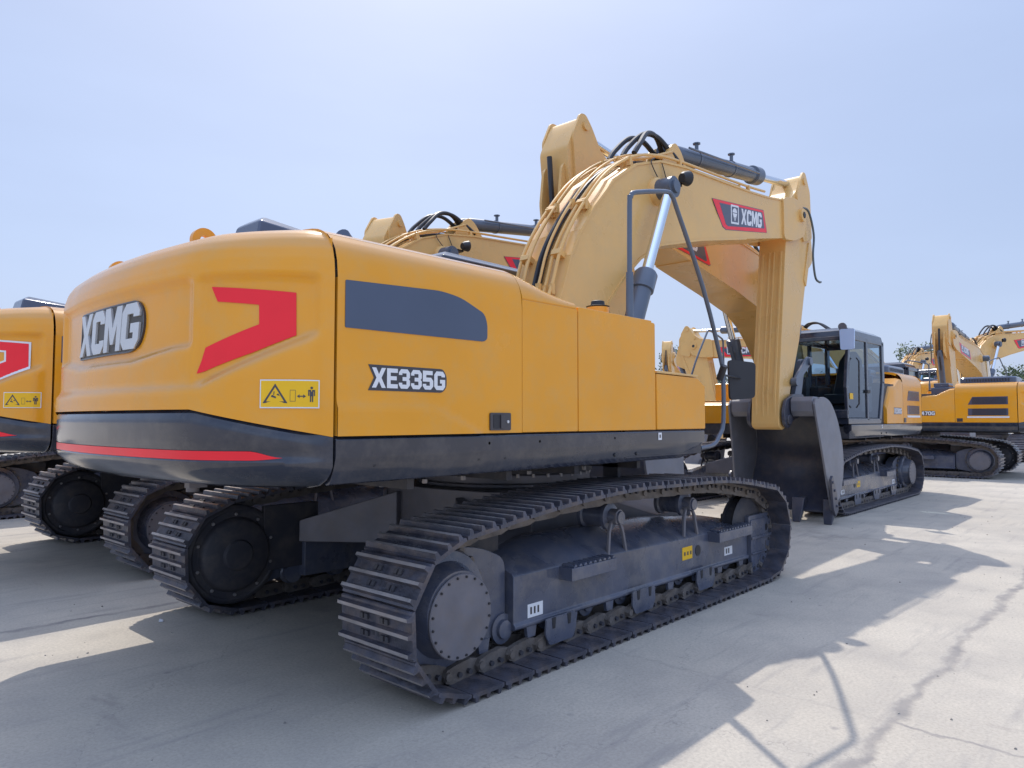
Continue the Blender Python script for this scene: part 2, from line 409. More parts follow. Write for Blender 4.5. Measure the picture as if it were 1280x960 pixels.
def shoe_mesh():
    mb = MB(); h = PITCH * .5 * .945; w = .30
    prof = [(-h, .007), (-.108, .009), (-.099, .039), (-.081, .039), (-.074, .009), (-.017, .009), (-.009, .036), (.009, .036), (.017, .009), (.070, .009), (.078, .039), (.096, .039), (.104, .009), (h - .006, .008), (h, .002), (h, -.014), (-h, -.014)]
    n = len(prof)
    # ends cut at a slant like rolled shoes
    vs = [(x, -w + (.004 if z > .02 else 0), z) for x, z in prof] + [(x, w - (.004 if z > .02 else 0), z) for x, z in prof]
    fs = [tuple(range(n)), tuple(range(2 * n - 1, n - 1, -1))]; ms = [0, 0]
    for i in range(n):
        j = (i + 1) % n; fs.append((i, j, n + j, n + i)); ms.append(1 if prof[i][1] > .03 and prof[j][1] > .03 else 0)
    mb.add(vs, fs, ms)
    for y in (-.105, -.065, .065, .105):
        for x in (-.047, .042): mb.box(x - .014, x + .014, y - .013, y + .013, .006, .022, 2)
    for y in (-.02, .02):
        mb.box(-.05, -.022, y - .010, y + .010, .0092, .0105, 2)
    return mb
def place2(p, y, c, d, inv=1):
    """shoe-local (x along path, z outwards) -> machine frame"""
    # path runs rear-bottom -> up -> top going forward: outward = left normal of (dx,dz)
    nx, nz = -d.y, d.x
    return (c.x + p[0] * d.x + p[2] * nx, y + p[1], c.y + p[0] * d.y + p[2] * nz)

def link_polys(mb, y, c, d, mi=0):
    t = .018
    prof = [(-.125, -.03), (-.085, -.012), (.085, -.012), (.125, -.03), (.135, -.065), (.115, -.098), (.06, -.112), (-.06, -.112), (-.115, -.098), (-.135, -.065)]
    k = PITCH / .22
    for sy in (-1, 1):
        yy = sy * .078
        n = len(prof)
        # inner/outer joggle: front half sits outside of the next link
        V = []
        for dy in (-t, t):
            for x, z in prof:
                off = .014 * sy * (1 if x > 0 else -1)
                V.append(place2((x * k * .99, yy + off + dy, z), y, c, d))
        mb.add(V, [tuple(range(n)), tuple(range(2 * n - 1, n - 1, -1))] + [(i, (i + 1) % n, n + (i + 1) % n, n + i) for i in range(n)], mi)
        # pin boss and the dark bolt window
        a = place2((PITCH * .5, yy + sy * .025, -.063), y, c, d); b = place2((PITCH * .5, yy + sy * .045, -.063), y, c, d)
        mb.cyl(a, b, .024, n=10, mi=mi)
        for wx in (-.045, .035):
            a = place2((wx, yy + sy * .012, -.050), y, c, d); b = place2((wx, yy + sy * .0345, -.050), y, c, d)
            mb.cyl(a, b, .016, n=6, mi=1)
    a = place2((PITCH * .5, -.075, -.063), y, c, d); b = place2((PITCH * .5, .075, -.063), y, c, d)
    mb.cyl(a, b, .03, n=10, mi=mi)

SHOE = None
def make_track(root, ys, joined=False):
    global SHOE
    mb = MB()
    for c, d in TP: link_polys(mb, ys, c, d)
    if joined:
        src = shoe_mesh()
        for c, d in TP:
            mb.add([place2(v, ys, c, d) for v in src.v[:34]], src.f[:19], [m + 2 for m in src.m[:19]])
        return mb.build('crawler_track', ['chain', 'dark', 'steel', 'edge', 'dark'], root)
    ch = mb.build('crawler_track', ['chain', 'dark'], root)
    if SHOE is None:
        o = shoe_mesh().build('track_shoe', ['steel', 'edge', 'dark'], None, sharp=25)
        SHOE = o.data; bpy.data.objects.remove(o)
    for c, d in TP:
        o = bpy.data.objects.new('track_shoe', SHOE); COL.objects.link(o); o.parent = ch
        # local axes: x -> (d.x,0,d.y), z -> (-d.y,0,d.x)
        o.matrix_local = Matrix(((d.x, 0, -d.y, c.x), (0, 1, 0, ys), (d.y, 0, d.x, c.y), (0, 0, 0, 1)))
    return ch

def make_undercarriage(root, joined=False):
    for sg in (-1, 1):                     # -1 right hand (camera) side
        ys = sg * 1.295
        make_track(root, ys, joined)
        O = lambda y: sg * y               # outward offset helper
        # main longitudinal frame box: section swept along x
        def sec(x, z0, z1, zi): return [(x, O(1.00), z0), (x, O(1.36), z0), (x, O(1.375), z0 + .012), (x, O(1.375), z0 + .03), (x, O(1.36), z0 + .045), (x, O(1.36), z1), (x, O(1.345), z1 + .02), (x, O(1.12), zi), (x, O(1.0), zi)]
        mb = MB()
        mb.loft([sec(-1.40, .215, .545, .64), sec(-.9, .213, .545, .72), (sec(.5, .205, .525, .70)), sec(1.5, .195, .515, .62), sec(1.93, .19, .51, .55)])
        # yoke at the sprocket end
        yk = round_poly([(-1.41, .22), (-1.41, .66), (-1.62, .75), (-1.92, .80), (-2.10, .72), (-2.1, .25), (-1.85, .14)], .08)
        mb.prism(yk, O(1.17), O(1.30))
        fr = mb.build('track_frame', 'frame', root, bevel=.006)
        # front idler guard block
        mb = MB(); mb.prism(round_poly([(1.93, .20), (1.93, .56), (2.40, .56), (2.42, .22), (2.34, .10), (1.96, .06)], .02), O(1.355), O(1.40)); mb.prism(round_poly([(1.90, .50), (1.90, .60), (2.36, .60), (2.38, .555), (2.0, .5)], .02), O(1.10), O(1.39))
        mb.box(1.93, 2.41, O(1.40), O(1.412), .37, .40); mb.box(1.93, 2.40, O(1.40), O(1.412), .23, .25)
        gd = mb.build('idler_guard', 'frame', fr, bevel=.008)
        mb = MB(); mb.box(2.25, 2.29, O(1.398), O(1.403), .43, .49); mb.build('guard_slot', 'black', gd)
        # serrated steps
        for x0, x1 in ((-.95, -.43), (1.14, 1.80)):
            mb = MB(); z = .545 if x0 < 0 else .535
            mb.box(x0, x1, O(1.33), O(1.47), z - .085, z)
            for k in range(int((x1 - x0) / .055)):
                xx = x0 + .03 + k * .055; mb.prism([(xx, z), (xx + .012, z + .018), (xx + .028, z + .018), (xx + .04, z)], O(1.36), O(1.465))
            mb.build('foot_step', 'frame', fr, bevel=.004)
        mb = MB(); mb.cyl((.95, O(1.35), .40), (.95, O(1.364), .40), .045, n=20); mb.build('access_hole', 'black', fr)
        # stickers on the frame
        def fl(sx): return lambda u, v, l: (u, O(1.361 + l), v)
        def R(x0, x1, z0, z1): return [(x0, z0), (x1, z0), (x1, z1), (x0, z1)]
        decal('white_label', ['white', 'ink'], [(R(-1.27, -1.12, .27, .355), 0, .001)] + [(R(-1.245 + .035 * k, -1.228 + .035 * k, .29, .335), 1, .002) for k in range(3)], fl(0), fr)
        decal('yellow_label', ['lab', 'ink'], [(R(.68, .85, .35, .455), 0, .001)] + [(R(.71 + .05 * k, .735 + .05 * k, .385, .415), 1, .002) for k in range(3)], fl(0), fr)
        decal('white_label', ['white', 'ink'], [(R(1.44, 1.60, .285, .36), 0, .001)] + [(R(1.47 + .045 * k, 1.495 + .045 * k, .30, .345), 1, .002) for k in range(2)], fl(0), fr)
        # sprocket with teeth
        mb = MB(); poly = []; cx, cz = -1.985, .467; T = 21
        for k in range(T * 4):
            a = 2 * PI * k / (T * 4); r = (.325, .365, .365, .325)[k % 4]
            poly.append((cx + r * math.cos(a), cz + r * math.sin(a)))
        mb.prism(poly, O(1.265), O(1.325)); sp = mb.build('drive_sprocket', 'chain', root, bevel=.003)
        mb = MB(); mb.lathe((cx, O(1.10), cz), (0, sg, 0), [(0, .30), (.10, .33), (.25, .335), (.275, .32), (.285, .265), (.36, .235), (.385, .225)], n=48)
        fd = mb.build('drive_housing', 'frame', sp)
        mb = MB(); mb.lathe((cx + .012, O(1.484), cz - .022), (0, sg, 0), [(0, .232), (.012, .232), (.017, .227)], n=56)
        for k in range(20):
            a = 2 * PI * (k + .5) / 20; p = Vector((cx + .012 + .214 * math.cos(a), O(1.50), cz - .022 + .214 * math.sin(a)))
            mb.cyl(p, p + Vector((0, sg * .008, 0)), .0075, n=6, mi=1)
        mb.build('drive_cover', ['disc', 'black'], sp)
        # inner side: motor and guard plate
        mb = MB(); mb.lathe((cx, O(1.10), cz), (0, -sg, 0), [(0, .385), (.03, .385), (.045, .37), (.05, .345), (.04, .335), (.04, .29), (.075, .275), (.09, .255), (.10, .12), (.12, .11), (.125, .08)], n=56)
        for k in range(10):
            a = 2 * PI * (k + .5) / 10; p = Vector((cx + .312 * math.cos(a), O(1.06), cz + .312 * math.sin(a))); mb.cyl(p, p - Vector((0, sg * .018, 0)), .014, n=6, mi=1)
        mb.box(-1.75, -1.25, O(1.045), O(1.09), .30, .82)
        mb.build('motor_guard', ['dark', 'edge'], sp, bevel=.004)
        # idler
        mb = MB(); mb.lathe((1.99, O(1.20), .455), (0, sg, 0), [(0, .10), (0, .30), (.02, .32), (.03, .335), (.03, .305), (.13, .305), (.13, .335), (.14, .32), (.15, .26), (.15, .10)], n=40)
        mb.build('front_idler', 'dark', root)
        # carrier rollers + A brackets
        for x in (-.25, .85):
            mb = MB(); mb.lathe((x, O(1.05), .80), (0, sg, 0), [(0, .05), (0, .10), (.03, .10), (.04, .082), (.2, .082), (.21, .10), (.24, .10), (.25, .06), (.30, .055), (.34, .045)], n=24)
            cr = mb.build('carrier_roller', 'frame', root)
            mb = MB()
            for q in (-1, 1): mb.tube([(x + q * .05, O(1.33), .765), (x + q * .085, O(1.335), .70), (x + q * .115, O(1.345), .535)], .016, n=6, smooth=False)
            mb.box(x - .06, x + .06, O(1.315), O(1.345), .755, .775)
            mb.build('roller_bracket', 'disc', cr)
            mb = MB(); mb.prism(round_poly([(x - .055, .755), (x + .055, .755), (x + .05, .84), (x, .865), (x - .05, .84)], .02), O(1.29), O(1.375)); mb.build('roller_cap', 'disc', cr, bevel=.004)
        # bottom rollers
        for k in range(8):
            x = -1.45 + k * .43
            mb = MB(); mb.lathe((x, O(1.085), .235), (0, sg, 0), [(0, .04), (0, .078), (.05, .078), (.06, .092), (.08, .092), (.09, .072), (.145, .068), (.20, .072), (.21, .092), (.23, .092), (.235, .06), (.255, .055), (.26, .03)], n=20)
            mb.build('track_roller', 'frame', root)
        for k in range(9):
            mb = MB(); x = -1.665 + k * .43; mb.prism([(x - .05, .225), (x + .05, .225), (x + .035, .15), (x - .035, .15)], O(1.34), O(1.365)); mb.build('roller_support', 'frame', fr)
        for x in (-1.0, .0, .98):
            mb = MB()
            mb.prism(round_poly([(x - .15, .25), (x + .15, .25), (x + .16, .15), (x + .12, .08), (x - .12, .08), (x - .16, .15)], .02), O(1.405), O(1.42))
            for q in (-.08, .08):
                mb.prism([(x + q - .02, .25), (x + q + .02, .25), (x + q + .012, .18), (x + q - .012, .18)], O(1.42), O(1.424), mi=1)
            mb.build('track_guide', ['frame', 'black'], fr, bevel=.003)
        for k in range(10):
            pass
    # car body
    mb = MB()
    mb.prism(round_poly([(-.85, -.7), (.85, -.7), (.95, 0), (.85, .7), (-.85, .7), (-.95, 0)], .2), .48, .98, axis='z')
    for sx in (-1, 1):
        for sy in (-1, 1):
            def q(x, y): return (sx * x, sy * y)
            a = [q(.25, .55), q(.95, .35), q(1.45, 1.02), q(.85, 1.02)]
            r0 = [(p[0], p[1], .50) for p in a]; r1 = [(p[0], p[1], z) for p, z in zip(a, (.93, .93, .68, .68))]
            mb.loft([r0, r1])
    mb.lathe((0, 0, .98), (0, 0, 1), [(0, .78), (.03, .78), (.03, .74), (.10, .74)], n=48)
    mb.build('car_body', 'disc', root, bevel=.01)
    mb = MB(); mb.lathe((0, 0, 1.04), (0, 0, 1), [(0, .72), (.045, .72), (.05, .76), (.10, .76), (.10, .70), (.14, .70)], n=60)
    for k in range(36):
        a = 2 * PI * k / 36; p = Vector((.735 * math.cos(a), .735 * math.sin(a), 1.06)); mb.cyl(p, p + Vector((0, 0, .03)), .014, n=6, mi=1)
    mb.build('swing_ring', ['dark', 'edge'], root)

HOODSEC = [(-1.49, 1.44), (-1.49, 2.20), (-1.482, 2.28), (-1.465, 2.34), (-1.438, 2.385), (-1.395, 2.425), (-1.335, 2.452), (-1.24, 2.470), (-1.0, 2.482), (-.5, 2.49), (0, 2.492)]

def text_on(sign, y, lift0=.0):
    """mapper for a flat machine side; sign -1 = right side (reads along +x), +1 = left side (reads along -x)"""
    if sign < 0: return lambda u, v, l: (u, y - l - lift0, v)
    return lambda u, v, l: (-u, y + l + lift0, v)

def make_upper(root):
    # ---- core that closes the gaps behind panel seams
    mb = MB(); mb.box(-2.783, -.3, -1.43, 1.43, 1.24, 2.2); mb.box(-.3, .04, -1.46, -.45, 1.24, 2.15); mb.box(.04, .84, -1.46, -.45, 1.24, 1.78)
    mb.box(-2.783, 1.25, -.40, -.36, 1.2, 2.0); mb.box(-2.783, 1.25, .36, .40, 1.2, 2.0); mb.box(-2.9, 1.3, -.42, .42, 1.16, 1.3)
    mb.box(-.4, 1.4, .45, 1.44, 1.2, 1.40)
    mb.build('upper_frame', 'dark', root)
    mb = MB()
    for x in (-2.2, -1.4, -.7, .1): mb.box(x, x + .05, -1.3, 1.3, 1.14, 1.25)
    for k in range(9):
        x = -2.1 + k * .33; mb.cyl((x, -.95, 1.125), (x, -.95, 1.15), .018, n=6, mi=1)
    mb.box(.10, .14, -1.12, -.98, 1.06, 1.2)
    mb.build('floor_ribs', ['dark', 'edge'], root)
    # ---- side skirts (charcoal), upper vertical band + lower turned-in band
    for sg, x1 in ((-1, .875), (1, 1.40)):
        sec = [(1.432, .0), (1.425, .006), (1.345, .006), (1.335, .004), (1.25, -.025), (1.212, -.045), (1.205, -.075), (1.24, -.12), (1.42, -.12)]
        def ring(x, dz=0, dy=0): return [(x, sg * (1.486 + d - dy), z + (dz if z < 1.3 else 0)) for z, d in sec]
        mb = MB(); mb.loft([ring(-2.785), ring(-1.0), ring(x1 - .35), ring(x1 - .12, .03, .005), ring(x1, .07, .015)])
        for x, z in ((-2.55, 1.30), (-1.82, 1.30), (-1.60, 1.30), (-.45, 1.27), (-.17, 1.27), (-.48, 1.39), (-1.75, 1.385), (-1.3, 1.385)):
            mb.cyl((x, sg * 1.46, z), (x, sg * (1.492 if z > 1.33 else 1.478), z), .013, n=10, mi=1)
        sk = mb.build('side_skirt', ['char', 'black'], root, bevel=.004)
        decal('white_label', ['white', 'ink'], [([(.10, 1.365), (.15, 1.365), (.15, 1.42), (.10, 1.42)], 0, .0), ([(.115, 1.38), (.135, 1.38), (.135, 1.405), (.115, 1.405)], 1, .001)], text_on(-1, -1.4945) if sg < 0 else text_on(1, 1.4945), sk)
    # ---- engine hood: two side doors + top
    def hoodring(x, sec): return [(x, y, z) for y, z in sec]
    top = [p for p in HOODSEC if p[1] >= 2.42]; top = top + [(-y, z) for y, z in top[::-1][1:]]
    topi = [(y * .98, z - .04) for y, z in top][::-1]
    mb = MB(); mb.loft([hoodring(-2.786, top + topi), hoodring(-1.470, top + topi)])
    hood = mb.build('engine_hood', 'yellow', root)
    sec = [p for p in HOODSEC if p[1] <= 2.426]; sec = [(y, z + (.002 if z < 1.5 else 0)) for y, z in sec]
    inn = [(y + .03, z - (.01 if z > 2 else 0)) for y, z in sec][::-1]
    # right side door with pressed lower field
    doors = []
    for sg in (-1, 1):
        mb = MB()
        nx = 90; nz = 46
        def prof_pt(t):
            # t along the section by z for flat part then shoulder
            k = t * (len(sec) - 1) if False else None
        zs = [1.442 + (2.20 - 1.442) * k / 34 for k in range(35)] + [2.24, 2.28, 2.31, 2.34, 2.36, 2.385, 2.40, 2.423]
        rings = []
        for z in zs:
            row = []
            yb = 1.49 - interp(INS, z)
            for i in range(nx + 1):
                x = -2.784 + (-1.466 + 2.784) * i / nx
                d = 0
                if sg < 0:
                    # raised lower press: right boundary slants from (-2.15,1.58) to (-1.75,1.45)
                    xe = -2.20 + (1.60 - z) * 2.4
                    d = .014 * sst(1.606, 1.585, z) * sst(xe + .03, xe - .02, x)
                row.append((x, sg * (yb + d), z))
            rings.append(row)
        mb.loft(rings, closed=False, cap=False)
        # returned edges
        mb.box(-2.784, -2.775, sg * 1.44, sg * 1.488, 1.444, 2.20); mb.box(-1.475, -1.4665, sg * 1.44, sg * 1.488, 1.444, 2.20)
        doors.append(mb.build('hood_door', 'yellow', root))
    dr, dl = doors
    # hood-to-body shoulder on the right (falls towards the tank)
    def shoulder(x, t):
        out = []
        for y, z in HOODSEC[1:]:
            zt = 2.268 + (z - 2.268) * (1 - t) if z > 2.268 else z
            out.append((x, y, max(zt, 2.263)))
        out = [p for p in out]
        out += [(x, -.42, out[-1][2]), (x, -.42, 2.15), (x, -1.49, 2.255)]
        return out
    mb = MB()
    R = []
    for k in range(9):
        t = k / 8; x = -1.462 + t * .545; tt = .0 + .93 * sst(-.25, 1.15, t) - .93 * sst(-.25, 1.15, 0)
        ys = [(-1.49, 2.264), (-1.486, 2.285 - .012 * tt)] + [(y, 2.29 + (z - 2.29) * (1 - tt) if z > 2.29 else z) for y, z in HOODSEC[3:]]
        ys = [(y, max(z, 2.275)) for y, z in ys[1:]]; ys = [(-1.49, 2.264)] + ys
        ys = [p for p in ys if p[0] < -.5] + [(-.46, ys[-1][1]), (-.46, 2.2), (-1.45, 2.2)]
        R.append([(x, y, z) for y, z in ys])
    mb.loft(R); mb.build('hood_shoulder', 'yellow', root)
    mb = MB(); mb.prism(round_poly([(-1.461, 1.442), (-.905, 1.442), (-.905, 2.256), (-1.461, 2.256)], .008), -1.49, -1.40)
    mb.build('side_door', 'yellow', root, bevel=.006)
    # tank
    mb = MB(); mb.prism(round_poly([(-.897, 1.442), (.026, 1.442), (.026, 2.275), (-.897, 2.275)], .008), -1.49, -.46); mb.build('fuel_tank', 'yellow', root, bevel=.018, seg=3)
    mb = MB(); mb.prism(round_poly([(.034, 1.442), (.085, 1.442), (.085, 2.262), (.034, 2.262)], [.004, .004, .045, .004]), -1.482, -.5); mb.build('tank_front', 'yellow', root, bevel=.012)
    # stepped box in front
    mb = MB(); mb.prism(round_poly([(.094, 1.442), (.868, 1.442), (.868, 1.80), (.74, 1.868), (.094, 1.875)], .012), -1.49, -.52); mb.build('tool_box', 'yellow', root, bevel=.010)
    mb = MB(); mb.prism([(.09, 1.878), (.72, 1.872), (.735, 1.890), (.09, 1.896)], -1.497, -.53); mb.build('box_lid', 'hazeyel', root, bevel=.004)
    mb = MB(); mb.lathe((-.27, -1.20, 2.26), (0, 0, 1), [(0, .085), (.11, .085), (.115, .075)], n=28)
    nk = mb.build('tank_neck', 'yellow', root)
    mb = MB(); mb.lathe((-.27, -1.20, 2.368), (0, 0, 1), [(0, .08), (.012, .09), (.02, .055), (.05, .05), (.055, .04)], n=24); mb.build('filler_cap', 'black', nk)
    # ---- left hand body (behind the cab)
    mb = MB()
    R = [[(x, .45, 1.442), (x, 1.49, 1.442), (x, 1.49, z - .10), (x, 1.46, z - .03), (x, 1.38, z), (x, .45, z)] for x, z in ((-1.46, 2.34), (-1.34, 2.33), (-1.05, 2.19), (-.72, 2.17), (-.45, 1.80))]
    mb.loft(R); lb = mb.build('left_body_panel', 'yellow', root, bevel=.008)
    mb = MB(); mb.box(-1.44, -.85, .55, 1.15, 2.16, 2.38); mb.box(-1.25, -.9, .6, 1.1, 2.38, 2.50); mb.build('air_cleaner', 'vent', root, bevel=.02)
    # ---- roof boxes, exhaust
    mb = MB(); mb.loft([[(-2.90, -.92, 2.44), (-2.90, -.62, 2.44), (-2.15, -.62, 2.44), (-2.15, -.92, 2.44)], [(-2.87, -.90, 2.57), (-2.87, -.64, 2.57), (-2.2, -.64, 2.52), (-2.2, -.90, 2.52)], [(-2.82, -.84, 2.605), (-2.82, -.68, 2.605), (-2.25, -.68, 2.54), (-2.25, -.84, 2.54)]])
    mb.build('air_intake', 'vent', root, bevel=.012)
    mb = MB(); cc = round_poly([(-2.74, .25), (-1.52, .25), (-1.52, 1.22), (-2.74, 1.22)], .12)
    mb.loft([[(x, y, 2.44) for x, y in cc], [(x, y, 2.59) for x, y in cc], [(-2.13 + (x + 2.13) * .95, .735 + (y - .735) * .94, 2.625) for x, y in cc]])
    for k in range(16): mb.box(-2.60 + k * .06, -2.575 + k * .06, 1.218, 1.224, 2.50, 2.57, 1); mb.box(-2.60 + k * .06, -2.575 + k * .06, .35, 1.12, 2.625, 2.632, 1)
    mb.build('cooling_cover', ['vent', 'black'], root, bevel=.03)
    mb = MB(); mb.tube([(-2.10, -.60, 2.44), (-2.11, -.61, 2.56), (-2.15, -.64, 2.62), (-2.21, -.68, 2.645)], .048, n=14); mb.build('exhaust_pipe', 'vent', root)
    # vents
    vent_poly = round_poly([(-2.742, 1.962), (-2.742, 2.192), (-2.13, 2.218), (-1.98, 2.20), (-1.795, 2.13), (-1.770, 2.075), (-1.770, 1.985), (-1.80, 1.968)], [.008, .008, .05, .06, .05, .03, .03, .02], 4)
    mb = MB(); mb.prism(vent_poly, -1.4905, -1.4935); mb.build('vent_panel', 'vent', dr)
    mb = MB()
    mb.prism(round_poly([(-1.745, 1.535), (-1.568, 1.535), (-1.568, 1.605), (-1.745, 1.605)], .01) if False else round_poly([(-1.75, 1.458), (-1.575, 1.458), (-1.575, 1.56), (-1.75, 1.56)], .01), -1.4905, -1.500)
    mb.prism(round_poly([(-1.725, 1.468), (-1.678, 1.468), (-1.678, 1.550), (-1.725, 1.550)], .008), -1.500, -1.502, mi=1)
    mb.prism(round_poly([(-1.668, 1.468), (-1.632, 1.468), (-1.632, 1.550), (-1.668, 1.550)], .006), -1.500, -1.508)
    mb.cyl((-1.603, -1.500, 1.508), (-1.603, -1.505, 1.508), .009, n=12, mi=2)
    mb.build('door_handle', ['ink', 'black', 'silver'], dr)
    for z0, z1, sl in ((1.90, 2.10, .10), (1.62, 1.80, 0)):
        mb = MB(); mb.prism([(-2.6, z0), (-1.75, z0), (-1.75 - sl, z1), (-2.6, z1)], 1.4905, 1.495)
        for k in range(9): mb.box(-2.56, -1.84, 1.495, 1.499, z0 + .015 + k * .019, z0 + .023 + k * .019, 1)
        mb.build('vent_panel', ['vent', 'black'], dl)
    mb = MB(); mb.box(-2.62, -1.73, 1.4905, 1.50, 1.56, 1.60); mb.build('door_trim', 'white', dl)
    mb = MB(); mb.box(-1.63, -1.50, 1.4905, 1.50, 1.46, 1.55); mb.build('door_handle', 'ink', dl, bevel=.006)

    # ---- counterweight
    NS = 240
    SS = [-SM + 2 * SM * i / NS for i in range(NS + 1)]
    mb = MB(); rows = []
    for k in range(61):
        t = k / 60; row = []
        for s in SS:
            zb = cw_bound(s) + .0015; p, n = cw_pt(s)
            ztop = 2.48 - .012 * sst(-2.85, -3.25, p.x)
            z = zb + (ztop - zb) * (1 - (1 - t) ** 1.25)
            zi = zb + (2.48 - zb) * (1 - (1 - t) ** 1.25)
            d = interp(INS, zi) + relief(s, z)
            q = p - n * d
            row.append((min(q.x, -2.7995), max(-1.49, min(1.49, q.y)), z))
        rows.append(row)
    mb.loft(rows, closed=False, cap=False)
    topring = rows[-1]
    mb.add(topring, [tuple(range(len(topring)))])
    # front face closing
    mb.box(-2.80, -2.797, -1.46, 1.46, 1.5, 2.39)
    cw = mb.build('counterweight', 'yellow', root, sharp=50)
    prof = [(None, .0), (-.02, -.016), (-.05, -.018), ('1.385', -.018), ('1.378', -.012), ('1.330', -.012), ('1.325', -.016), ('1.30', -.010), ('1.27', .018), ('1.235', .055), ('1.205', .12), ('1.19', .22)]
    mb = MB(); rows = []
    for zz, d in prof:
        row = []
        for s in SS:
            p, n = cw_pt(s)
            zb = cw_bound(s)
            z = zb if zz is None else (zb + zz if isinstance(zz, float) else float(zz))
            z = min(z, zb)
            dd = d * (sst(SM, SM - .25, abs(s)) if d < 0 else 1)
            q = p - n * dd
            row.append((min(q.x, -2.7995), max(-1.494, min(1.494, q.y)), z))
        rows.append(row)
    mb.loft(rows, closed=False, cap=False); mb.add(rows[-1], [tuple(range(len(rows[-1])))]); mb.box(-2.80, -2.797, -1.4, 1.4, 1.25, 1.43)
    sk = mb.build('counterweight_skirt', 'char', cw, sharp=50)
    def csurf(u, v, l): return cw_surf(u, v, l + .004)
    def skirt(u, v, l):
        p, n = cw_pt(u); q = p + n * (.0125 * sst(SM, SM - .25, abs(u)) + .002 + l); return (q.x, q.y, v)
    # red stripe along the skirt, in small quads
    mb = MB(); a = -1.45; N = 120; up = []; lo = []
    for k in range(N + 1):
        s = a + (1.46 - a) * k / N; w = sst(1.46, 1.30, abs(s)) if abs(s) > 1.3 else 1
        up.append(skirt(s, 1.345 + .030 * w, 0)); lo.append(skirt(s, 1.345 - .012 * (w ** .5), 0))
    mb.loft([up, lo], closed=False, cap=False); mb.build('red_stripe', 'red', sk)
    # badge
    bp = [(-.475, 1.875), (.35, 1.875), (.45, 1.91), (.495, 1.99), (.495, 2.07), (.46, 2.125), (.40, 2.148), (-.44, 2.148)]
    bpoly = strip_poly(round_poly(bp, [.02, .06, .05, .05, .04, .03, .05, .02], 4), .04)
    inner = [(x * .975 + .0015, 2.012 + (z - 2.012) * .94) for x, z in bpoly]
    mb = MB(); mb.loft([[csurf(u, v, -.008) for u, v in bpoly], [csurf(u, v, .008) for u, v in bpoly], [csurf(u, v, .008) for u, v in inner], [csurf(u, v, .005) for u, v in inner]], cap=False)
    raster(inner, csurf, .005, 1, mb, .025)
    bd = mb.build('name_badge', ['ink', 'inkb'], cw)
    mb = MB()
    letters = text2d('XCMG', -.455, 1.892, .93, .242, shear=.14, gap=.03)
    for poly in letters:
        P = strip_poly(poly, .05); n = len(P)
        V = [csurf(u, v, .003) for u, v in P] + [csurf(u, v, .016) for u, v in P]
        mb.add(V, [tuple(range(n)), tuple(range(2 * n - 1, n - 1, -1))] + [(i, (i + 1) % n, n + (i + 1) % n, n + i) for i in range(n)])
    mb.build('badge_letters', 'silver', bd, sharp=30)
    # warning label
    for sg in (1, -1):
        rt = [(1.359, 1.574), (1.616, 1.572), (1.617, 1.703), (1.359, 1.706)]
        def bx(x0, x1, z0, z1): return [(x0, z0), (x1, z0), (x1, z1), (x0, z1)]
        def f2(u, v, l, sg=sg):
            return csurf(1.488 + sg * (u - 1.488) if sg < 0 else u, v, l) if sg > 0 else (lambda q: (q[0], -q[1], q[2]))(csurf(1.488 - (u - 1.488), v, l))
        tri_o = [(1.372, 1.596), (1.480, 1.596), (1.426, 1.686)]; tri_i = [(1.387, 1.604), (1.465, 1.604), (1.426, 1.670)]
        P = []
        for k in range(16):
            a = 1.359 + .2575 * k / 16; b = 1.359 + .2575 * (k + 1) / 16; P.append((bx(a, b, 1.573, 1.7045), 0, 0))
            a = 1.364 + .2475 * k / 16; b = 1.364 + .2475 * (k + 1) / 16; P.append((bx(a, b, 1.5785, 1.699), 1, .0008))
        for a, b in ((0, 1), (1, 2), (2, 0)): P.append(([tri_o[a], tri_o[b], tri_i[b], tri_i[a]], 2, .0016))
        P += [([(1.408, 1.625), (1.43, 1.618), (1.43, 1.626), (1.412, 1.634)], 2, .0016), ([(1.418, 1.634), (1.422, 1.634), (1.424, 1.65), (1.42, 1.65)], 2, .0016), ([(1.432, 1.635), (1.447, 1.628), (1.440, 1.641)], 2, .0016)]
        P += [(bx(1.490, 1.514, 1.604, 1.606), 2, .0016), (bx(1.490, 1.514, 1.655, 1.657), 2, .0016), (bx(1.490, 1.4915, 1.606, 1.655), 2, .0016), (bx(1.5125, 1.514, 1.606, 1.655), 2, .0016)]
        P += [([(1.520, 1.628), (1.531, 1.637), (1.531, 1.619)], 2, .0016), ([(1.557, 1.628), (1.546, 1.619), (1.546, 1.637)], 2, .0016), (bx(1.531, 1.546, 1.6255, 1.6305), 2, .0016)]
        P += [([(1.581 + .006 * math.cos(a * PI / 4), 1.667 + .0065 * math.sin(a * PI / 4)) for a in range(8)], 2, .0016), (bx(1.566, 1.596, 1.650, 1.658), 2, .0016), (bx(1.566, 1.571, 1.630, 1.650), 2, .0016), (bx(1.591, 1.596, 1.630, 1.650), 2, .0016), (bx(1.573, 1.589, 1.628, 1.650), 2, .0016), (bx(1.574, 1.5795, 1.602, 1.628), 2, .0016), (bx(1.5825, 1.588, 1.602, 1.628), 2, .0016)]
        decal('warning_label', ['white', 'lab', 'ink'], P, f2, cw)
    # lifting eyes
    for y in (-.60, .60):
        mb = MB(); n = 28; ro, ri = .068, .027
        for a0 in range(n):
            a1 = 2 * PI * a0 / n; a2 = 2 * PI * (a0 + 1) / n
            V = [(-3.03 + r * math.cos(a), y + dy, 2.475 + r * math.sin(a)) for dy in (-.018, .018) for r in (ri, ro) for a in (a1, a2)]
            mb.add(V, [(0, 1, 3, 2), (4, 6, 7, 5), (2, 3, 7, 6), (0, 4, 5, 1)])
        mb.box(-3.09, -2.97, y - .018, y + .018, 2.38, 2.43)
        mb.build('lifting_eye', 'yellow', cw)
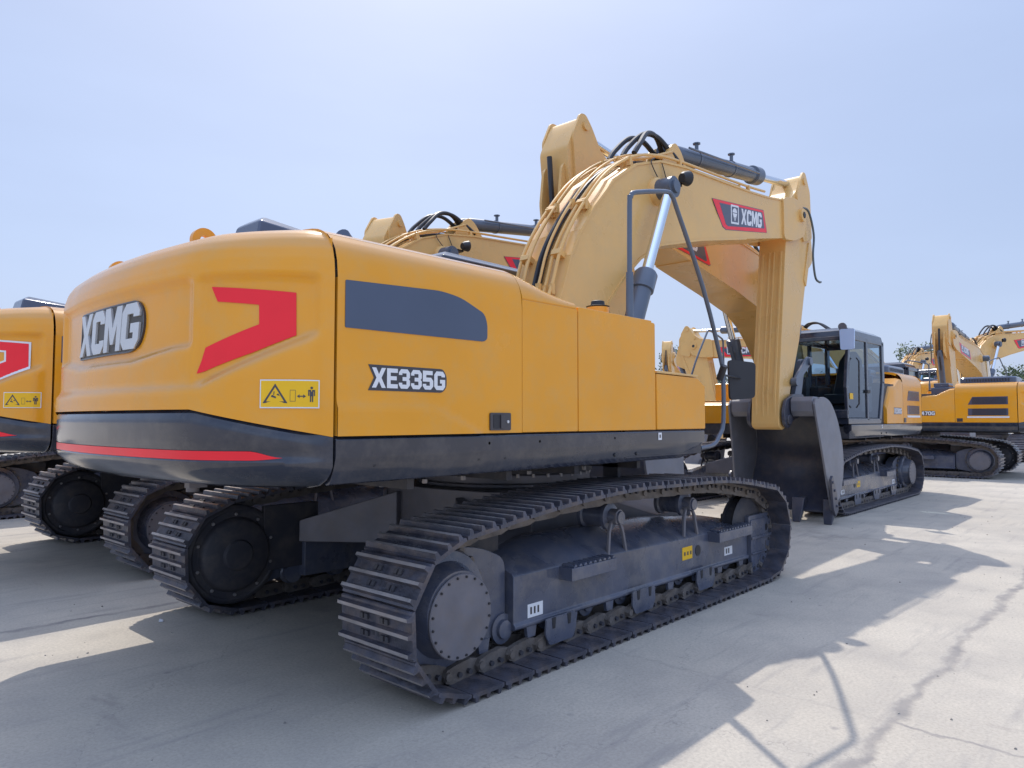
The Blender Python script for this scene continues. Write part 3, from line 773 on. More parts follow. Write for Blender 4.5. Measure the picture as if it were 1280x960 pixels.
    mb = MB(); mb.cyl((-2.95, -.35, 1.2), (-2.95, -.35, 1.12), .035, n=12); mb.box(-3.0, -2.9, -.42, -.36, 1.145, 1.2); mb.build('drain_fitting', 'disc', cw)
    return dr, dl, lb, cw, csurf

M['inkb'] = mat('badge_field', (.075, .065, .055), .45, metal=.3)

def hook(cw, csurf, outlined=False):
    H = [(1.073, 2.150), (1.504, 2.116), (1.507, 1.915), (1.301, 1.834), (1.006, 1.738), (1.042, 1.861), (1.329, 1.966), (1.327, 2.058), (1.11, 2.078)]
    for sg in (1, -1):
        f = csurf if sg > 0 else (lambda u, v, l: (lambda q: (q[0], -q[1], q[2]))(csurf(u, v, l)))
        def sheet(H, lift, mi, mb): raster(H, f, lift, mi, mb)
        mb = MB()
        if outlined:
            cxx, czz = 1.28, 1.95
            c = [(p[0], p[1]) for p in H]
            big = [(1.045, 2.166), (1.522, 2.130), (1.524, 1.905), (1.305, 1.818), (.985, 1.715), (1.028, 1.870), (1.312, 1.976), (1.311, 2.044), (1.098, 2.062)]
            sheet(big, 0, 1, mb); sheet(H, .0015, 0, mb)
        else: sheet(H, 0, 0, mb)
        me = mb.build('red_marking', ['red', 'white'], cw)

def side_text(dr, left, txt, tx=None):
    w = .52 if len(txt) == 6 else .4
    for sg, par, x0, z0 in ((-1, dr, -2.605, 1.665), (1, left, tx or .85, 1.62)):
        hh = .128
        plate = round_poly([(x0, z0), (x0 + w * .94, z0), (x0 + w, z0 + .03), (x0 + w, z0 + hh * .72), (x0 + w * .95, z0 + hh), (x0, z0 + hh), (x0 + .035, z0 + hh * .5)], [.002, .03, .03, .03, .03, .002, .002], 3)
        P = [(plate, 0, .0015)] + [(p, 1, .003) for p in text2d(txt, x0 + .022, z0 + .014, w - .034, hh - .028, shear=0, gap=.08)]
        decal('model_plate', ['ink', 'white'], P, text_on(sg, sg * 1.4905), par)

# ---- front linkage (machine-plane profile x,z)
FOOT = Vector((.15, 1.95)); TIP = Vector((6.38, 4.66))
def make_front(root):
    groups = {'boom': [], 'arm': []}
    top = [(-.02, 1.98), (.06, 2.12), (.30, 2.45), (.44, 2.72), (.56, 3.05), (.72, 3.32), (.94, 3.60), (1.28, 3.95), (1.70, 4.22), (2.18, 4.38), (2.74, 4.46), (3.76, 4.54), (4.6, 4.61), (5.15, 4.67), (5.78, 4.77)]
    bot = [(5.72, 4.19), (4.4, 3.93), (3.08, 3.665), (2.5, 3.52), (2.17, 3.44), (1.76, 3.22), (1.47, 2.99), (1.18, 2.70), (.85, 2.25), (.42, 1.82), (.15, 1.76), (-.02, 1.82)]
    def hw(x): return .30 if x < 3 else .30 - .05 * (x - 3) / 2.8
    mb = MB(); poly = top + bot
    n = len(poly)
    V = [(x, -hw(x), z) for x, z in poly] + [(x, hw(x), z) for x, z in poly]
    mb.add(V, [tuple(range(n)), tuple(range(2 * n - 1, n - 1, -1))] + [(i, (i + 1) % n, n + (i + 1) % n, n + i) for i in range(n)])
    # bottom and top plates slightly proud (weld lips)
    for line, s in ((top, 1), (bot, -1)):
        for a, b in zip(line[1:], line[2:]):
            d = Vector((b[0] - a[0], b[1] - a[1])).normalized(); nn = Vector((-d.y, d.x))
            a = Vector(a); b = Vector(b); h1 = hw(a.x) + .012; h2 = hw(b.x) + .012
            q = [a - nn * .012, b - nn * .012, b + nn * .012, a + nn * .012]
            V = [(p.x, -(h1 if i in (0, 3) else h2), p.y) for i, p in enumerate(q)] + [(p.x, (h1 if i in (0, 3) else h2), p.y) for i, p in enumerate(q)]
            mb.add(V, [(0, 1, 2, 3), (7, 6, 5, 4), (0, 4, 5, 1), (1, 5, 6, 2), (2, 6, 7, 3), (3, 7, 4, 0)])
    # tip fork
    fk = round_poly([(5.70, 4.80), (5.70, 4.17), (6.12, 4.22), (6.5, 4.36), (6.60, 4.66), (6.42, 4.86), (6.15, 4.88)], .1)
    for s in (-1, 1): mb.prism(fk, s * .235, s * .285)
    bm_ = mb.build('boom', 'hazeyel', root, sharp=30); groups['boom'].append(bm_)
    for s in (-1, 1):
        mb = MB(); mb.cyl((TIP.x, s * .28, TIP.y), (TIP.x, s * .33, TIP.y), .10, n=24); mb.cyl((TIP.x, s * .33, TIP.y), (TIP.x, s * .34, TIP.y), .05, n=16, mi=1)
        mb.build('pin_cap', ['hazeyel', 'black'], bm_, bevel=.005)
        mb = MB(); mb.lathe((2.10, s * .29, 4.02), (0, s, 0), [(0, .16), (.05, .15), (.07, .13)], n=28); mb.build('cylinder_boss', 'hazeyel', bm_)
        # logo
        if s < 0: q = [(3.42, 4.255), (5.02, 4.455), (5.13, 4.165), (5.12, 4.15), (3.80, 3.93), (3.70, 3.95)]
        else: q = [(a + .28, b + .03) for a, b in [(3.47 + .25, 4.24), (5.25, 4.47), (5.05, 4.12), (5.0, 4.09), (3.60, 3.90), (3.55, 3.92)]]
        cxx = 4.3; czz = 4.19
        y0 = lambda x: s * (hw(x) + .002)
        fn = lambda u, v, l: (u, y0(u) + s * l, v)
        inner = [(3.62, 4.243), (4.97, 4.41), (5.04, 4.20), (5.03, 4.195), (3.86, 3.99), (3.80, 4.0)] if s < 0 else [(a + .28, b + .03) for a, b in [(3.75, 4.215), (5.10, 4.40), (4.93, 4.16), (4.9, 4.14), (3.70, 3.955), (3.66, 3.97)]]
        P = [(q, 2, .0), ([(a * .985 + cxx * .015, b * .96 + czz * .04) for a, b in q], 0, .001), (inner, 1, .002)]
        # lettering laid on a baseline that climbs with the boom
        ax = Vector((1, .125)).normalized(); ay = Vector((0, 1))
        if s < 0: org = Vector((3.95, 4.045)); dirx = 1
        else: org = Vector((5.20, 4.195)); dirx = -1
        def place(p): 
            q_ = org + Vector((ax.x * dirx, ax.y * dirx)) * p[0] + ay * p[1]; return (q_.x, q_.y)
        sq = [(0, 0), (.24, 0), (.24, .25), (0, .25)]; sqi = [(.025, .025), (.215, .025), (.215, .225), (.025, .225)]
        for a in range(4):
            b = (a + 1) % 4; P.append(([place(sq[a]), place(sq[b]), place(sqi[b]), place(sqi[a])], 3, .003))
        P += [([place((.05 + .07 - .07 * math.cos(t * PI / 8), .15 + .06 * math.sin(t * PI / 8))) for t in range(0, 9)][::1], 3, .003)]
        P += [([place(t) for t in ((.05, .14), (.19, .14), (.12, .03))], 3, .003)]
        P += [([place(t) for t in ((.105, .09), (.135, .09), (.12, .055))], 1, .004)]
        for p in text2d('XCMG', .31, .015, .70, .21, shear=.06, gap=.05): P.append(([place(t) for t in p], 3, .003))
        decal('boom_logo', ['red', 'inkblue', 'inkblue', 'white'], P, fn, bm_)
    # hose tubes along the boom back
    def off(i, d):
        a = Vector(top[max(i - 1, 0)]); b = Vector(top[min(i + 1, len(top) - 1)]); t = (b - a).normalized(); nn = Vector((-t.y, t.x)); p = Vector(top[i]) + nn * d
        return p
    for y, d, r, i1 in ((-.235, .085, .017, 14), (-.15, .075, .017, 10), (-.10, .12, .013, 13), (.10, .12, .013, 13), (.16, .075, .017, 10), (.235, .085, .017, 14)):
        pts = [(off(i, d).x, y, off(i, d).y) for i in range(2, i1)]
        if i1 == 10: pts.append((off(10, .22).x, y, off(10, .22).y))
        mb = MB(); mb.tube(pts, r, n=8)
        for i in (3, 6, 8, 10, 12):
            if i < i1: p = off(i, d); mb.box(p.x - .02, p.x + .02, y - .022, y + .022, p.y - .085, p.y + .012)
        mb.build('hose_pipe', 'hazeyel', bm_)
    for y in (-.03, .03):
        mb = MB(); mb.tube([(off(i, .045).x, y, off(i, .045).y) for i in range(1, 12)], .022, n=8); mb.build('hydraulic_hose', 'hose', bm_)
    for i in (2, 4, 6, 8):
        p = off(i, .05); a = Vector(top[i - 1]); b = Vector(top[i + 1]); t = (b - a).normalized(); nn = Vector((-t.y, t.x))
        c = p; q = [c - t * .03 - nn * .05, c + t * .03 - nn * .05, c + t * .03 + nn * .055, c - t * .03 + nn * .055]
        for y0_, y1_ in ((-.25, -.14), (.14, .25)):
            mb = MB(); mb.prism([(v.x, v.y) for v in q], y0_, y1_); mb.build('pipe_clamp', 'hazeyel', bm_, bevel=.004)
    # black bridging hoses over the arm-cylinder bracket
    for ya, yb in ((-.17, .02), (-.02, -.15), (.16, .06)):
        mb = MB(); mb.tube([(1.86, ya, 4.42), (1.98, ya, 4.56), (2.22, ya * .7 + yb * .3, 4.76), (2.48, (ya + yb) / 2, 4.80), (2.72, ya * .2 + yb * .8, 4.68), (2.92, yb, 4.56)], .030, n=10)
        mb.build('hydraulic_hose', 'hose', bm_)
    mb = MB(); mb.tube([(2.2, -.315, 4.36), (2.3, -.33, 4.1), (2.12, -.34, 4.15)], .006, n=5); mb.tube([(2.05, -.315, 4.38), (1.95, -.33, 4.3), (2.1, -.33, 4.15)], .006, n=5)
    mb.build('grease_line', 'hose', bm_)
    # boom work lamp, right
    mb = MB(); mb.lathe((2.30, -.50, 4.18), (.9, -.2, .1), [(0, .05), (.03, .07), (.10, .085), (.11, .07)], n=20); mb.box(2.18, 2.36, -.47, -.30, 4.10, 4.13)
    lp = mb.build('work_lamp', 'black', bm_)
    # arm cylinder bracket
    mb = MB()
    for s in (-1, 1): mb.prism(round_poly([(2.45, 4.40), (3.15, 4.46), (2.92, 4.74), (2.80, 4.81), (2.68, 4.74)], .05), s * .11, s * .15)
    mb.build('cylinder_bracket', 'hazeyel', bm_)
    a0 = Vector((2.80, 0, 4.74)); a1 = Vector((6.65, 0, 5.27)); dd = (a1 - a0).normalized(); L = (a1 - a0).length
    mb = MB(); mb.lathe(a0, dd, [(-.08, .07), (0, .09), (.12, .095), (.14, .105), (2.45, .105), (2.46, .132), (2.66, .132), (2.69, .11), (2.70, .06)], n=32)
    for t in (.75, 1.75):
        p = a0 + dd * t; mb.cyl(p + Vector((0, -.03, .10)), p + Vector((0, -.03, .19)), .025, n=8); mb.cyl(p + Vector((0, -.03, .19)), p + Vector((0, -.03, .205)), .05, n=8)
        mb.lathe(p - dd * .02, dd, [(0, .105), (0, .114), (.04, .114), (.04, .105)], n=24)
    ac = mb.build('arm_cylinder', 'cyl', root); groups['boom'].append(ac)
    mb = MB(); mb.cyl(a0 + dd * 2.69, a1, .055, n=20); mb.build('cylinder_rod', 'chrome', ac)
    mb = MB(); mb.cyl(a1 + Vector((0, -.08, 0)), a1 + Vector((0, .08, 0)), .09, n=20); mb.build('rod_eye', 'cyl', ac)
    mb = MB(); mb.tube([a0 + dd * .35 + Vector((0, -.14, .06)), a0 + dd * 1.3 + Vector((0, -.15, .02)), a0 + dd * 2.4 + Vector((0, -.15, -.02))], .014, n=6); mb.build('cylinder_pipe', 'cyl', ac)
    # boom cylinders
    for s in (-1, 1):
        p0 = Vector((.86, s * .47, 1.45)); p1 = Vector((2.08, s * .47, 4.02)); d = (p1 - p0).normalized()
        mb = MB(); mb.lathe(p0, d, [(0, .06), (.05, .10), (.15, .10), (1.52, .10), (1.53, .12), (1.72, .12), (1.75, .10), (1.76, .06)], n=28)
        mb.tube([p0 + d * .3 + Vector((.13, 0, 0)), p0 + d * 1.6 + Vector((.14, 0, 0))], .02, n=8, smooth=False)
        bc = mb.build('boom_cylinder', 'cyl', root); groups['boom'].append(bc)
        mb = MB(); mb.cyl(p0 + d * 1.75, p1, .058, n=20); mb.build('cylinder_rod', 'chrome', bc)
        mb = MB(); mb.cyl(p1 + Vector((0, s * -.12, 0)), p1 + Vector((0, s * .07, 0)), .115, n=24); mb.cyl(p1 + Vector((0, s * .07, 0)), p1 + Vector((0, s * .10, 0)), .07, n=16); mb.build('rod_eye', 'cyl', bc)
    # ---- arm
    A = [(5.56, 1.42), (5.60, 1.9), (5.95, 4.18), (6.04, 4.68), (6.20, 4.92), (6.40, 5.06), (6.50, 5.22), (6.58, 5.36), (6.72, 5.38), (6.80, 5.28), (7.0, 4.98), (7.02, 4.55), (6.82, 3.98), (6.42, 2.75), (6.02, 1.95), (5.90, 1.60), (5.82, 1.42), (5.70, 1.36)]
    mb = MB(); mb.prism(round_poly(A, .05, 3), -.205, .205)
    B = [(5.98, 4.9), (6.22, 5.25), (6.62, 5.54), (6.74, 5.52), (6.90, 5.25), (7.02, 5.0), (6.9, 4.9), (6.5, 4.95)]
    rails = [(-.16, -.12), (-.05, -.02), (.02, .05), (.12, .16)]
    for y0, y1 in rails:
        V = []
        for (x, z) in ((5.575, 1.55), (5.585, 1.9), (5.92, 4.05)):
            V += [(x - .005, y0, z), (x - .005, y1, z), (x + .03, y1, z), (x + .03, y0, z)]
        mb.add(V, [(0, 1, 2, 3), (0, 4, 5, 1), (1, 5, 6, 2), (3, 7, 4, 0), (4, 8, 9, 5), (5, 9, 10, 6), (7, 11, 8, 4), (8, 11, 10, 9)])
    arm = mb.build('arm', 'hazeyel', root, bevel=.008, sharp=30); groups['arm'].append(arm)
    # head plates hold the cylinder eye
    mb = MB()
    for s in (-1, 1):
        mb.prism(round_poly([(6.36, 4.95), (6.52, 5.28), (6.62, 5.42), (6.72, 5.42), (6.90, 5.15), (6.95, 4.4), (6.6, 4.3)], .05), s * .205, s * .235)
        mb.prism(round_poly([(6.62, 3.7), (6.86, 4.35), (6.88, 4.1), (6.70, 3.6)], .03), s * .205, s * .222)
    for s in (-1, 1): mb.prism(round_poly([(6.9, 4.9), (7.06, 4.75), (7.17, 4.35), (7.18, 4.08), (7.06, 3.98), (6.75, 3.85)], .05), s * .115, s * .15)
    mb.build('head_plate', 'hazeyel', arm, bevel=.004)
    for s in (-1, 1):
        mb = MB(); mb.cyl((6.65, s * .23, 5.27), (6.65, s * .26, 5.27), .055, n=18); mb.build('pin_cap', 'hazeyel', arm)
    # return hose on the right of the arm head
    mb = MB(); mb.tube([(6.45, -.27, 4.80), (6.68, -.29, 4.78), (6.85, -.30, 4.45), (6.80, -.30, 4.1), (6.88, -.30, 3.78), (7.04, -.30, 3.72), (7.12, -.30, 3.73)], .017, n=8); mb.build('hydraulic_hose', 'steelhose', arm)
    mb = MB(); mb.tube([(7.08, 0, 4.9), (7.12, 0, 4.0), (6.95, 0, 3.4)], .03, n=8); mb.build('hydraulic_hose', 'hose', arm)
    # bucket cylinder on the front of the arm
    p0 = Vector((7.10, 0, 4.12)); p1 = Vector((6.62, 0, 2.42)); d = (p1 - p0).normalized()
    mb = MB(); mb.lathe(p0, d, [(-.05, .06), (0, .08), (.05, .085), (1.15, .085), (1.16, .10), (1.3, .10), (1.31, .06)], n=24)
    bc = mb.build('bucket_cylinder', 'cyl', root); groups['arm'].append(bc)
    mb = MB(); mb.cyl(p0 + d * 1.3, p1, .045, n=16); mb.build('cylinder_rod', 'chrome', bc)
    # links
    for s in (-1, 1):
        mb = MB(); mb.prism(round_poly([(6.0, 2.10), (6.08, 2.02), (6.66, 2.36), (6.68, 2.48), (6.58, 2.50)], .05), s * .235, s * .275)
        for p in ((6.05, 2.08), (6.62, 2.42)): mb.cyl((p[0], s * .22, p[1]), (p[0], s * .31, p[1]), .065, n=16)
        lk = mb.build('guide_link', 'cyl', root, bevel=.006); groups['arm'].append(lk)
    mb = MB()
    for s in (-1, 1): mb.prism(round_poly([(6.54, 2.46), (6.70, 2.46), (6.42, 1.66), (6.20, 1.60), (6.14, 1.72)], .06), s * .12, s * .19)
    mb.cyl((6.27, -.27, 1.70), (6.27, .27, 1.70), .075, n=18)
    pl = mb.build('push_link', 'cyl', root, bevel=.008); groups['arm'].append(pl)
    # ---- bucket
    O = [(5.97, 1.80), (6.02, 1.84), (6.20, 1.84), (6.42, 1.76), (6.62, 1.55), (6.76, 1.22), (6.78, .92), (6.68, .62), (6.50, .38), (6.28, .20), (6.20, .16)]
    mb = MB(); S = catmull([Vector(p) for p in O], 4)
    nrm = []
    for i, p in enumerate(S):
        d = (S[min(i + 1, len(S) - 1)] - S[max(i - 1, 0)]).normalized(); nrm.append(Vector((-d.y, d.x)))
    inner = [p - n_ * .025 * 1 for p, n_ in zip(S, nrm)]
    def bw(x, z): return .62 + .09 * (1.84 - z) / 1.7
    ring = []
    for s0 in (0,):
        P = [(p, bw(*p)) for p in S] ; Q = [(p, bw(*p) - .02) for p in inner]
        rows = [[(p.x, -w, p.y) for p, w in P], [(p.x, w, p.y) for p, w in P], [(p.x, w, p.y) for p, w in Q], [(p.x, -w, p.y) for p, w in Q]]
        n = len(P)
        V = [v for r in rows for v in r]; F = []
        for i in range(n - 1):
            for k in range(4):
                k2 = (k + 1) % 4; F.append((k * n + i, k * n + i + 1, k2 * n + i + 1, k2 * n + i))
        F.append((0, n, 2 * n, 3 * n)); F.append((n - 1, 2 * n - 1, 3 * n - 1, 4 * n - 1)[::-1])
        mb.add(V, F)
    bk = mb.build('bucket', 'bucket', root, sharp=40); groups['arm'].append(bk)
    side = [(5.74, 1.74), (5.80, 1.82)] + [(p.x, p.y) for p in S[2:]] + [(6.12, .22), (6.02, .60), (5.92, 1.05), (5.80, 1.50)]
    for s in (-1, 1):
        mb = MB(); nn = len(side)
        V = [(x, s * (bw(x, z) + .002), z) for x, z in side] + [(x, s * (bw(x, z) + .032), z) for x, z in side]
        mb.add(V, [tuple(range(nn)), tuple(range(2 * nn - 1, nn - 1, -1))] + [(i, (i + 1) % nn, nn + (i + 1) % nn, nn + i) for i in range(nn)])
        sp = mb.build('side_plate', 'bucketside', bk, bevel=.005, sharp=40)
        mb = MB(); mb.prism(round_poly([(5.98, .66), (6.05, .72), (6.20, .45), (6.26, .20), (6.14, .12), (6.05, .24)], .02), s * (.748), s * .785)
        for p in ((6.03, .62), (6.10, .50), (6.15, .38), (6.18, .27)): mb.cyl((p[0], s * .78, p[1]), (p[0], s * .80, p[1]), .02, n=8)
        mb.build('side_cutter', 'bucket', bk, bevel=.005)
        mb = MB(); mb.prism(round_poly([(5.66, 1.80), (5.58, 1.62), (5.60, 1.46), (5.74, 1.38), (5.90, 1.50), (6.24, 1.58), (6.40, 1.70), (6.34, 1.90), (5.95, 1.90)], .06), s * .235, s * .285); mb.cyl((5.72, s * .28, 1.52), (5.72, s * .32, 1.52), .075, n=18)
        mb.build('bucket_ear', 'bucket', bk, bevel=.008)
    for s in (-1, 1):
        mb = MB(); mb.loft([[(5.76, y, 1.79), (5.82, y, 1.85), (5.99, y, 1.85), (5.99, y, 1.60), (5.84, y, 1.56), (5.77, y, 1.64)] for y in (s * .295, s * .622)]); mb.build('bucket_lip', 'bucketside', bk, bevel=.02, seg=3)
    for k in range(4):
        y = -.68 + k * .453
        mb = MB()
        R = []
        for (cx, cz, w, t) in ((6.26, .36, .095, .07), (6.21, .24, .085, .06), (6.15, .11, .070, .045), (6.10, .0, .055, .014)):
            R.append([(cx - t, y - w, cz), (cx - t, y + w, cz), (cx + t, y + w, cz), (cx + t, y - w, cz)])
        mb.loft(R); mb.build('bucket_tooth', 'bucket', bk, bevel=.012, seg=3)
    return groups
M['steelhose'] = mat('sleeved_hose', (.10, .12, .13), .35, metal=.4)
M['bucketside'] = mat('bucket_side_paint', (.17, .17, .19), .45, coat=.1, var=.12, vscale=5, dirt=(.2, .17, .15), dirt_amt=.4, bump=.08, bscale=20)

def make_rails(root):
    # right front rail: plane y about -1.44
    mb = MB(); y = -1.44
    path = [(-.20, y, 2.26), (-.19, y, 3.12), (-.17, y, 3.20), (-.10, y, 3.25), (.34, y, 3.36), (.44, y, 3.345), (.52, y, 3.25), (.95, y, 2.66), (1.27, y, 2.05), (1.31, y, 1.90), (1.30, y, 1.50), (1.22, y, 1.38), (1.10, y, 1.30), (.86, y, 1.28)]
    mb.tube(catmull([Vector(p) for p in path], 3), .019, n=12, smooth=False)
    mb.cyl((-.20, y, 2.27), (-.195, y, 2.62), .028, n=12)
    rl = mb.build('handrail', 'cyl', root)
    mb = MB(); mb.cyl((1.27, y - .03, 2.0), (1.30, y + .03, 1.88), .032, n=12); mb.tube([(1.30, y, 1.92), (1.75, y, 1.90)], .010, n=8, smooth=False)
    mr = mb.build('mirror_arm', 'black', root)
    mb = MB(); P = round_poly([(-.11, 1.70), (.11, 1.72), (.12, 2.05), (-.12, 2.08)], .04)
    V0 = [(1.66 + p[0] * .75, y - .02 - p[0] * .75, p[1]) for p in P]; V1 = [(v[0] + .035, v[1] + .035, v[2]) for v in V0]; V2 = [(1.66 + p[0] * .6 + .07, y + .05 - p[0] * .6, 1.89 + (p[1] - 1.89) * .8) for p in P]
    mb.loft([V0, V1, V2]); mb.build('rear_mirror', 'black', mr)

def make_cab(root):
    # cab shell profile (x,z); front is +x
    F = [(1.50, 1.45), (1.56, 2.05), (1.38, 2.92), (1.30, 3.0), (.6, 3.05), (-.25, 3.02), (-.36, 2.94), (-.40, 2.75), (-.38, 2.15), (-.16, 1.45)]
    cab = empty('cab_stub'); bpy.data.objects.remove(cab)
    y0, y1 = .50, 1.47
    # floor + roof + rear lower
    mb = MB()
    mb.prism([(1.50, 1.44), (1.51, 1.54), (-.19, 1.54), (-.17, 1.44)], y0, y1)
    mb.loft([[(1.36, y0, 2.93), (1.36, y1, 2.93), (-.37, y1, 2.93), (-.37, y0, 2.93)], [(1.32, y0 + .01, 3.03), (1.32, y1 - .01, 3.03), (-.31, y1 - .01, 3.04), (-.31, y0 + .01, 3.04)], [(1.2, y0 + .1, 3.09), (1.2, y1 - .1, 3.09), (-.2, y1 - .1, 3.10), (-.2, y0 + .1, 3.10)]])
    def post(a, b, y, w=.05, t=.05):
        a = Vector(a); b = Vector(b); d = (b - a).normalized(); n = Vector((-d.y, d.x)) * w / 2
        mb.prism([tuple(a + n), tuple(b + n), tuple(b - n), tuple(a - n)], y - t / 2, y + t / 2)
    for y in (y0 + .025, y1 - .025):
        post((1.49, 1.6), (1.53, 2.05), y, .07); post((1.53, 2.03), (1.35, 2.96), y, .10)
        post((.52, 1.5), (.52, 2.96), y, .09); post((-.35, 2.96), (-.36, 2.18), y, .13); post((-.36, 2.22), (-.14, 1.5), y, .12)
        post((1.40, 2.90), (-.35, 2.92), y, .07)
    # rear cross bars and front sill
    mb.box(1.32, 1.40, y0, y1, 2.86, 2.93); mb.box(-.40, -.34, y0, y1, 2.86, 2.94); mb.box(-.42, -.36, y0, y1, 2.1, 2.2); mb.box(1.49, 1.545, y0, y1, 1.54, 1.68)
    cab = mb.build('cab', 'char', root, bevel=.012)
    def pane(name, quad):
        mb = MB(); mb.add(quad, [(0, 1, 2, 3)]); return mb.build(name, 'glass', cab)
    pane('front_window', [(1.515, y0 + .05, 1.68), (1.515, y1 - .05, 1.68), (1.535, y1 - .05, 2.05), (1.535, y0 + .05, 2.05)])
    pane('front_window', [(1.535, y0 + .05, 2.055), (1.535, y1 - .05, 2.055), (1.37, y1 - .05, 2.88), (1.37, y0 + .05, 2.88)])
    pane('rear_window', [(-.385, y0 + .05, 2.2), (-.385, y1 - .05, 2.2), (-.365, y1 - .05, 2.87), (-.365, y0 + .05, 2.87)])
    for y in (y0 + .02, y1 - .02):
        mb = MB(); mb.add([(x, y, z) for x, z in ((1.46, 1.55), (1.50, 2.05), (1.34, 2.88), (.55, 2.88), (.55, 1.55))], [(0, 1, 2, 3, 4)]); mb.build('side_window', 'glass', cab)
        mb = MB(); mb.add([(x, y, z) for x, z in ((.49, 1.55), (.49, 2.88), (-.32, 2.88), (-.32, 2.2), (-.14, 1.55))], [(0, 1, 2, 3, 4)]); mb.build('side_window', 'glass', cab)
    mb = MB(); mb.box(.45, .60, y1 - .004, y1 + .02, 1.98, 2.04); mb.build('door_handle', 'black', cab, bevel=.006)
    mb = MB()   # seat
    mb.loft([[(.02, .75, 1.80), (.02, 1.22, 1.80), (.50, 1.22, 1.80), (.50, .75, 1.80)], [(.0, .74, 1.98), (.0, 1.23, 1.98), (.54, 1.23, 1.98), (.54, .74, 1.98)]])
    mb.loft([[(-.08, .75, 1.95), (-.08, 1.22, 1.95), (.10, 1.22, 1.95), (.10, .75, 1.95)], [(-.24, .80, 2.62), (-.24, 1.17, 2.62), (-.12, 1.17, 2.62), (-.12, .80, 2.62)], [(-.26, .9, 2.8), (-.26, 1.07, 2.8), (-.17, 1.07, 2.8), (-.17, .9, 2.8)]])
    mb.box(.05, .4, .85, 1.1, 1.6, 1.8)
    mb.build('operator_seat', 'seatm', cab, bevel=.03)
    mb = MB(); mb.box(.0, .6, .56, .70, 1.66, 2.12); mb.box(.0, .6, 1.27, 1.38, 1.66, 2.12); mb.cyl((.5, .63, 2.1), (.53, .63, 2.32), .018, n=8); mb.cyl((.5, 1.32, 2.1), (.53, 1.32, 2.32), .018, n=8); mb.box(1.28, 1.42, .56, .80, 1.9, 2.25)
    mb.build('control_console', 'black', cab, bevel=.01)
    mb = MB(); mb.tube([(1.40, 1.47, 2.75), (1.55, 1.53, 2.80), (1.66, 1.53, 2.86)], .012, n=6, smooth=False)
    ma = mb.build('mirror_arm', 'black', cab)
    mb = MB(); P = round_poly([(-.10, 2.66), (.10, 2.66), (.11, 3.0), (-.11, 3.0)], .035)
    mb.loft([[(1.66, 1.53 + p[0], p[1]) for p in P], [(1.69, 1.53 + p[0], p[1]) for p in P]]); rm = mb.build('rear_mirror', 'mirrorsky', ma)
    mb = MB(); mb.lathe((1.2, 1.33, 3.10), (1, 0, 0), [(0, .05), (.08, .065), (.09, .06)], n=14); mb.box(1.2, 1.25, 1.31, 1.35, 3.02, 3.07); mb.build('work_lamp', 'disc', cab)
    mb = MB(); mb.cyl((.9, 1.2, 3.04), (.9, 1.2, 3.12), .02, n=8); mb.cyl((-.2, 1.3, 3.03), (-.2, 1.3, 3.10), .02, n=8); mb.build('roof_bolt', 'black', cab)
    # interior decals: yellow notice in the door glass
    decal('notice_sticker', ['lab'], [([(1.38, 1.86), (1.22, 1.86), (1.22, 1.96), (1.38, 1.96)], 0, 0)], lambda u, v, l: (u, y1 - .015, v), cab)
    # front wiper
    mb = MB(); mb.tube([(1.55, .7, 1.95), (1.50, .85, 2.3), (1.44, .9, 2.6)], .008, n=5); mb.build('wiper', 'black', cab)
    # cab handrail
    mb = MB(); mb.tube([(1.20, 1.49, 1.72), (1.22, 1.54, 1.78), (1.18, 1.54, 2.5), (1.14, 1.49, 2.56)], .012, n=8, smooth=False); mb.build('grab_handle', 'black', cab)
    return cab
M['mirrorsky'] = mat('mirror_sky_blue', (.50, .62, .85), .2)  # reflected sky painted on the mirror as flat light blue

def children(o): return [c for c in bpy.data.objects if c.parent is o]
CH = None
def index_children():
    global CH; CH = {}
    for o in bpy.data.objects:
        if o.parent: CH.setdefault(o.parent.name, []).append(o)
def copy_tree(o, parent=None, skip=(), only_depth=9):
    c = o.copy(); COL.objects.link(c); c.parent = parent
    MAPC[o.name] = c
    for ch in CH.get(o.name, []):
        if ch.name.split('.')[0] in skip: continue
        copy_tree(ch, c, skip)
    return c
MAPC = {}

# ---------------- build prototype (this is the near machine itself)
hero = empty('excavator')
make_undercarriage(hero)
dr, dl, lb, cw, csurf = make_upper(hero)
UNDER = list(o for o in bpy.data.objects if o.parent is hero and o.name.split('.')[0] in ('crawler_track', 'drive_sprocket', 'track_frame', 'front_idler', 'carrier_roller', 'track_roller', 'car_body', 'swing_ring'))
groups = make_front(hero)
make_rails(hero)
make_cab(hero)
base_sig = None

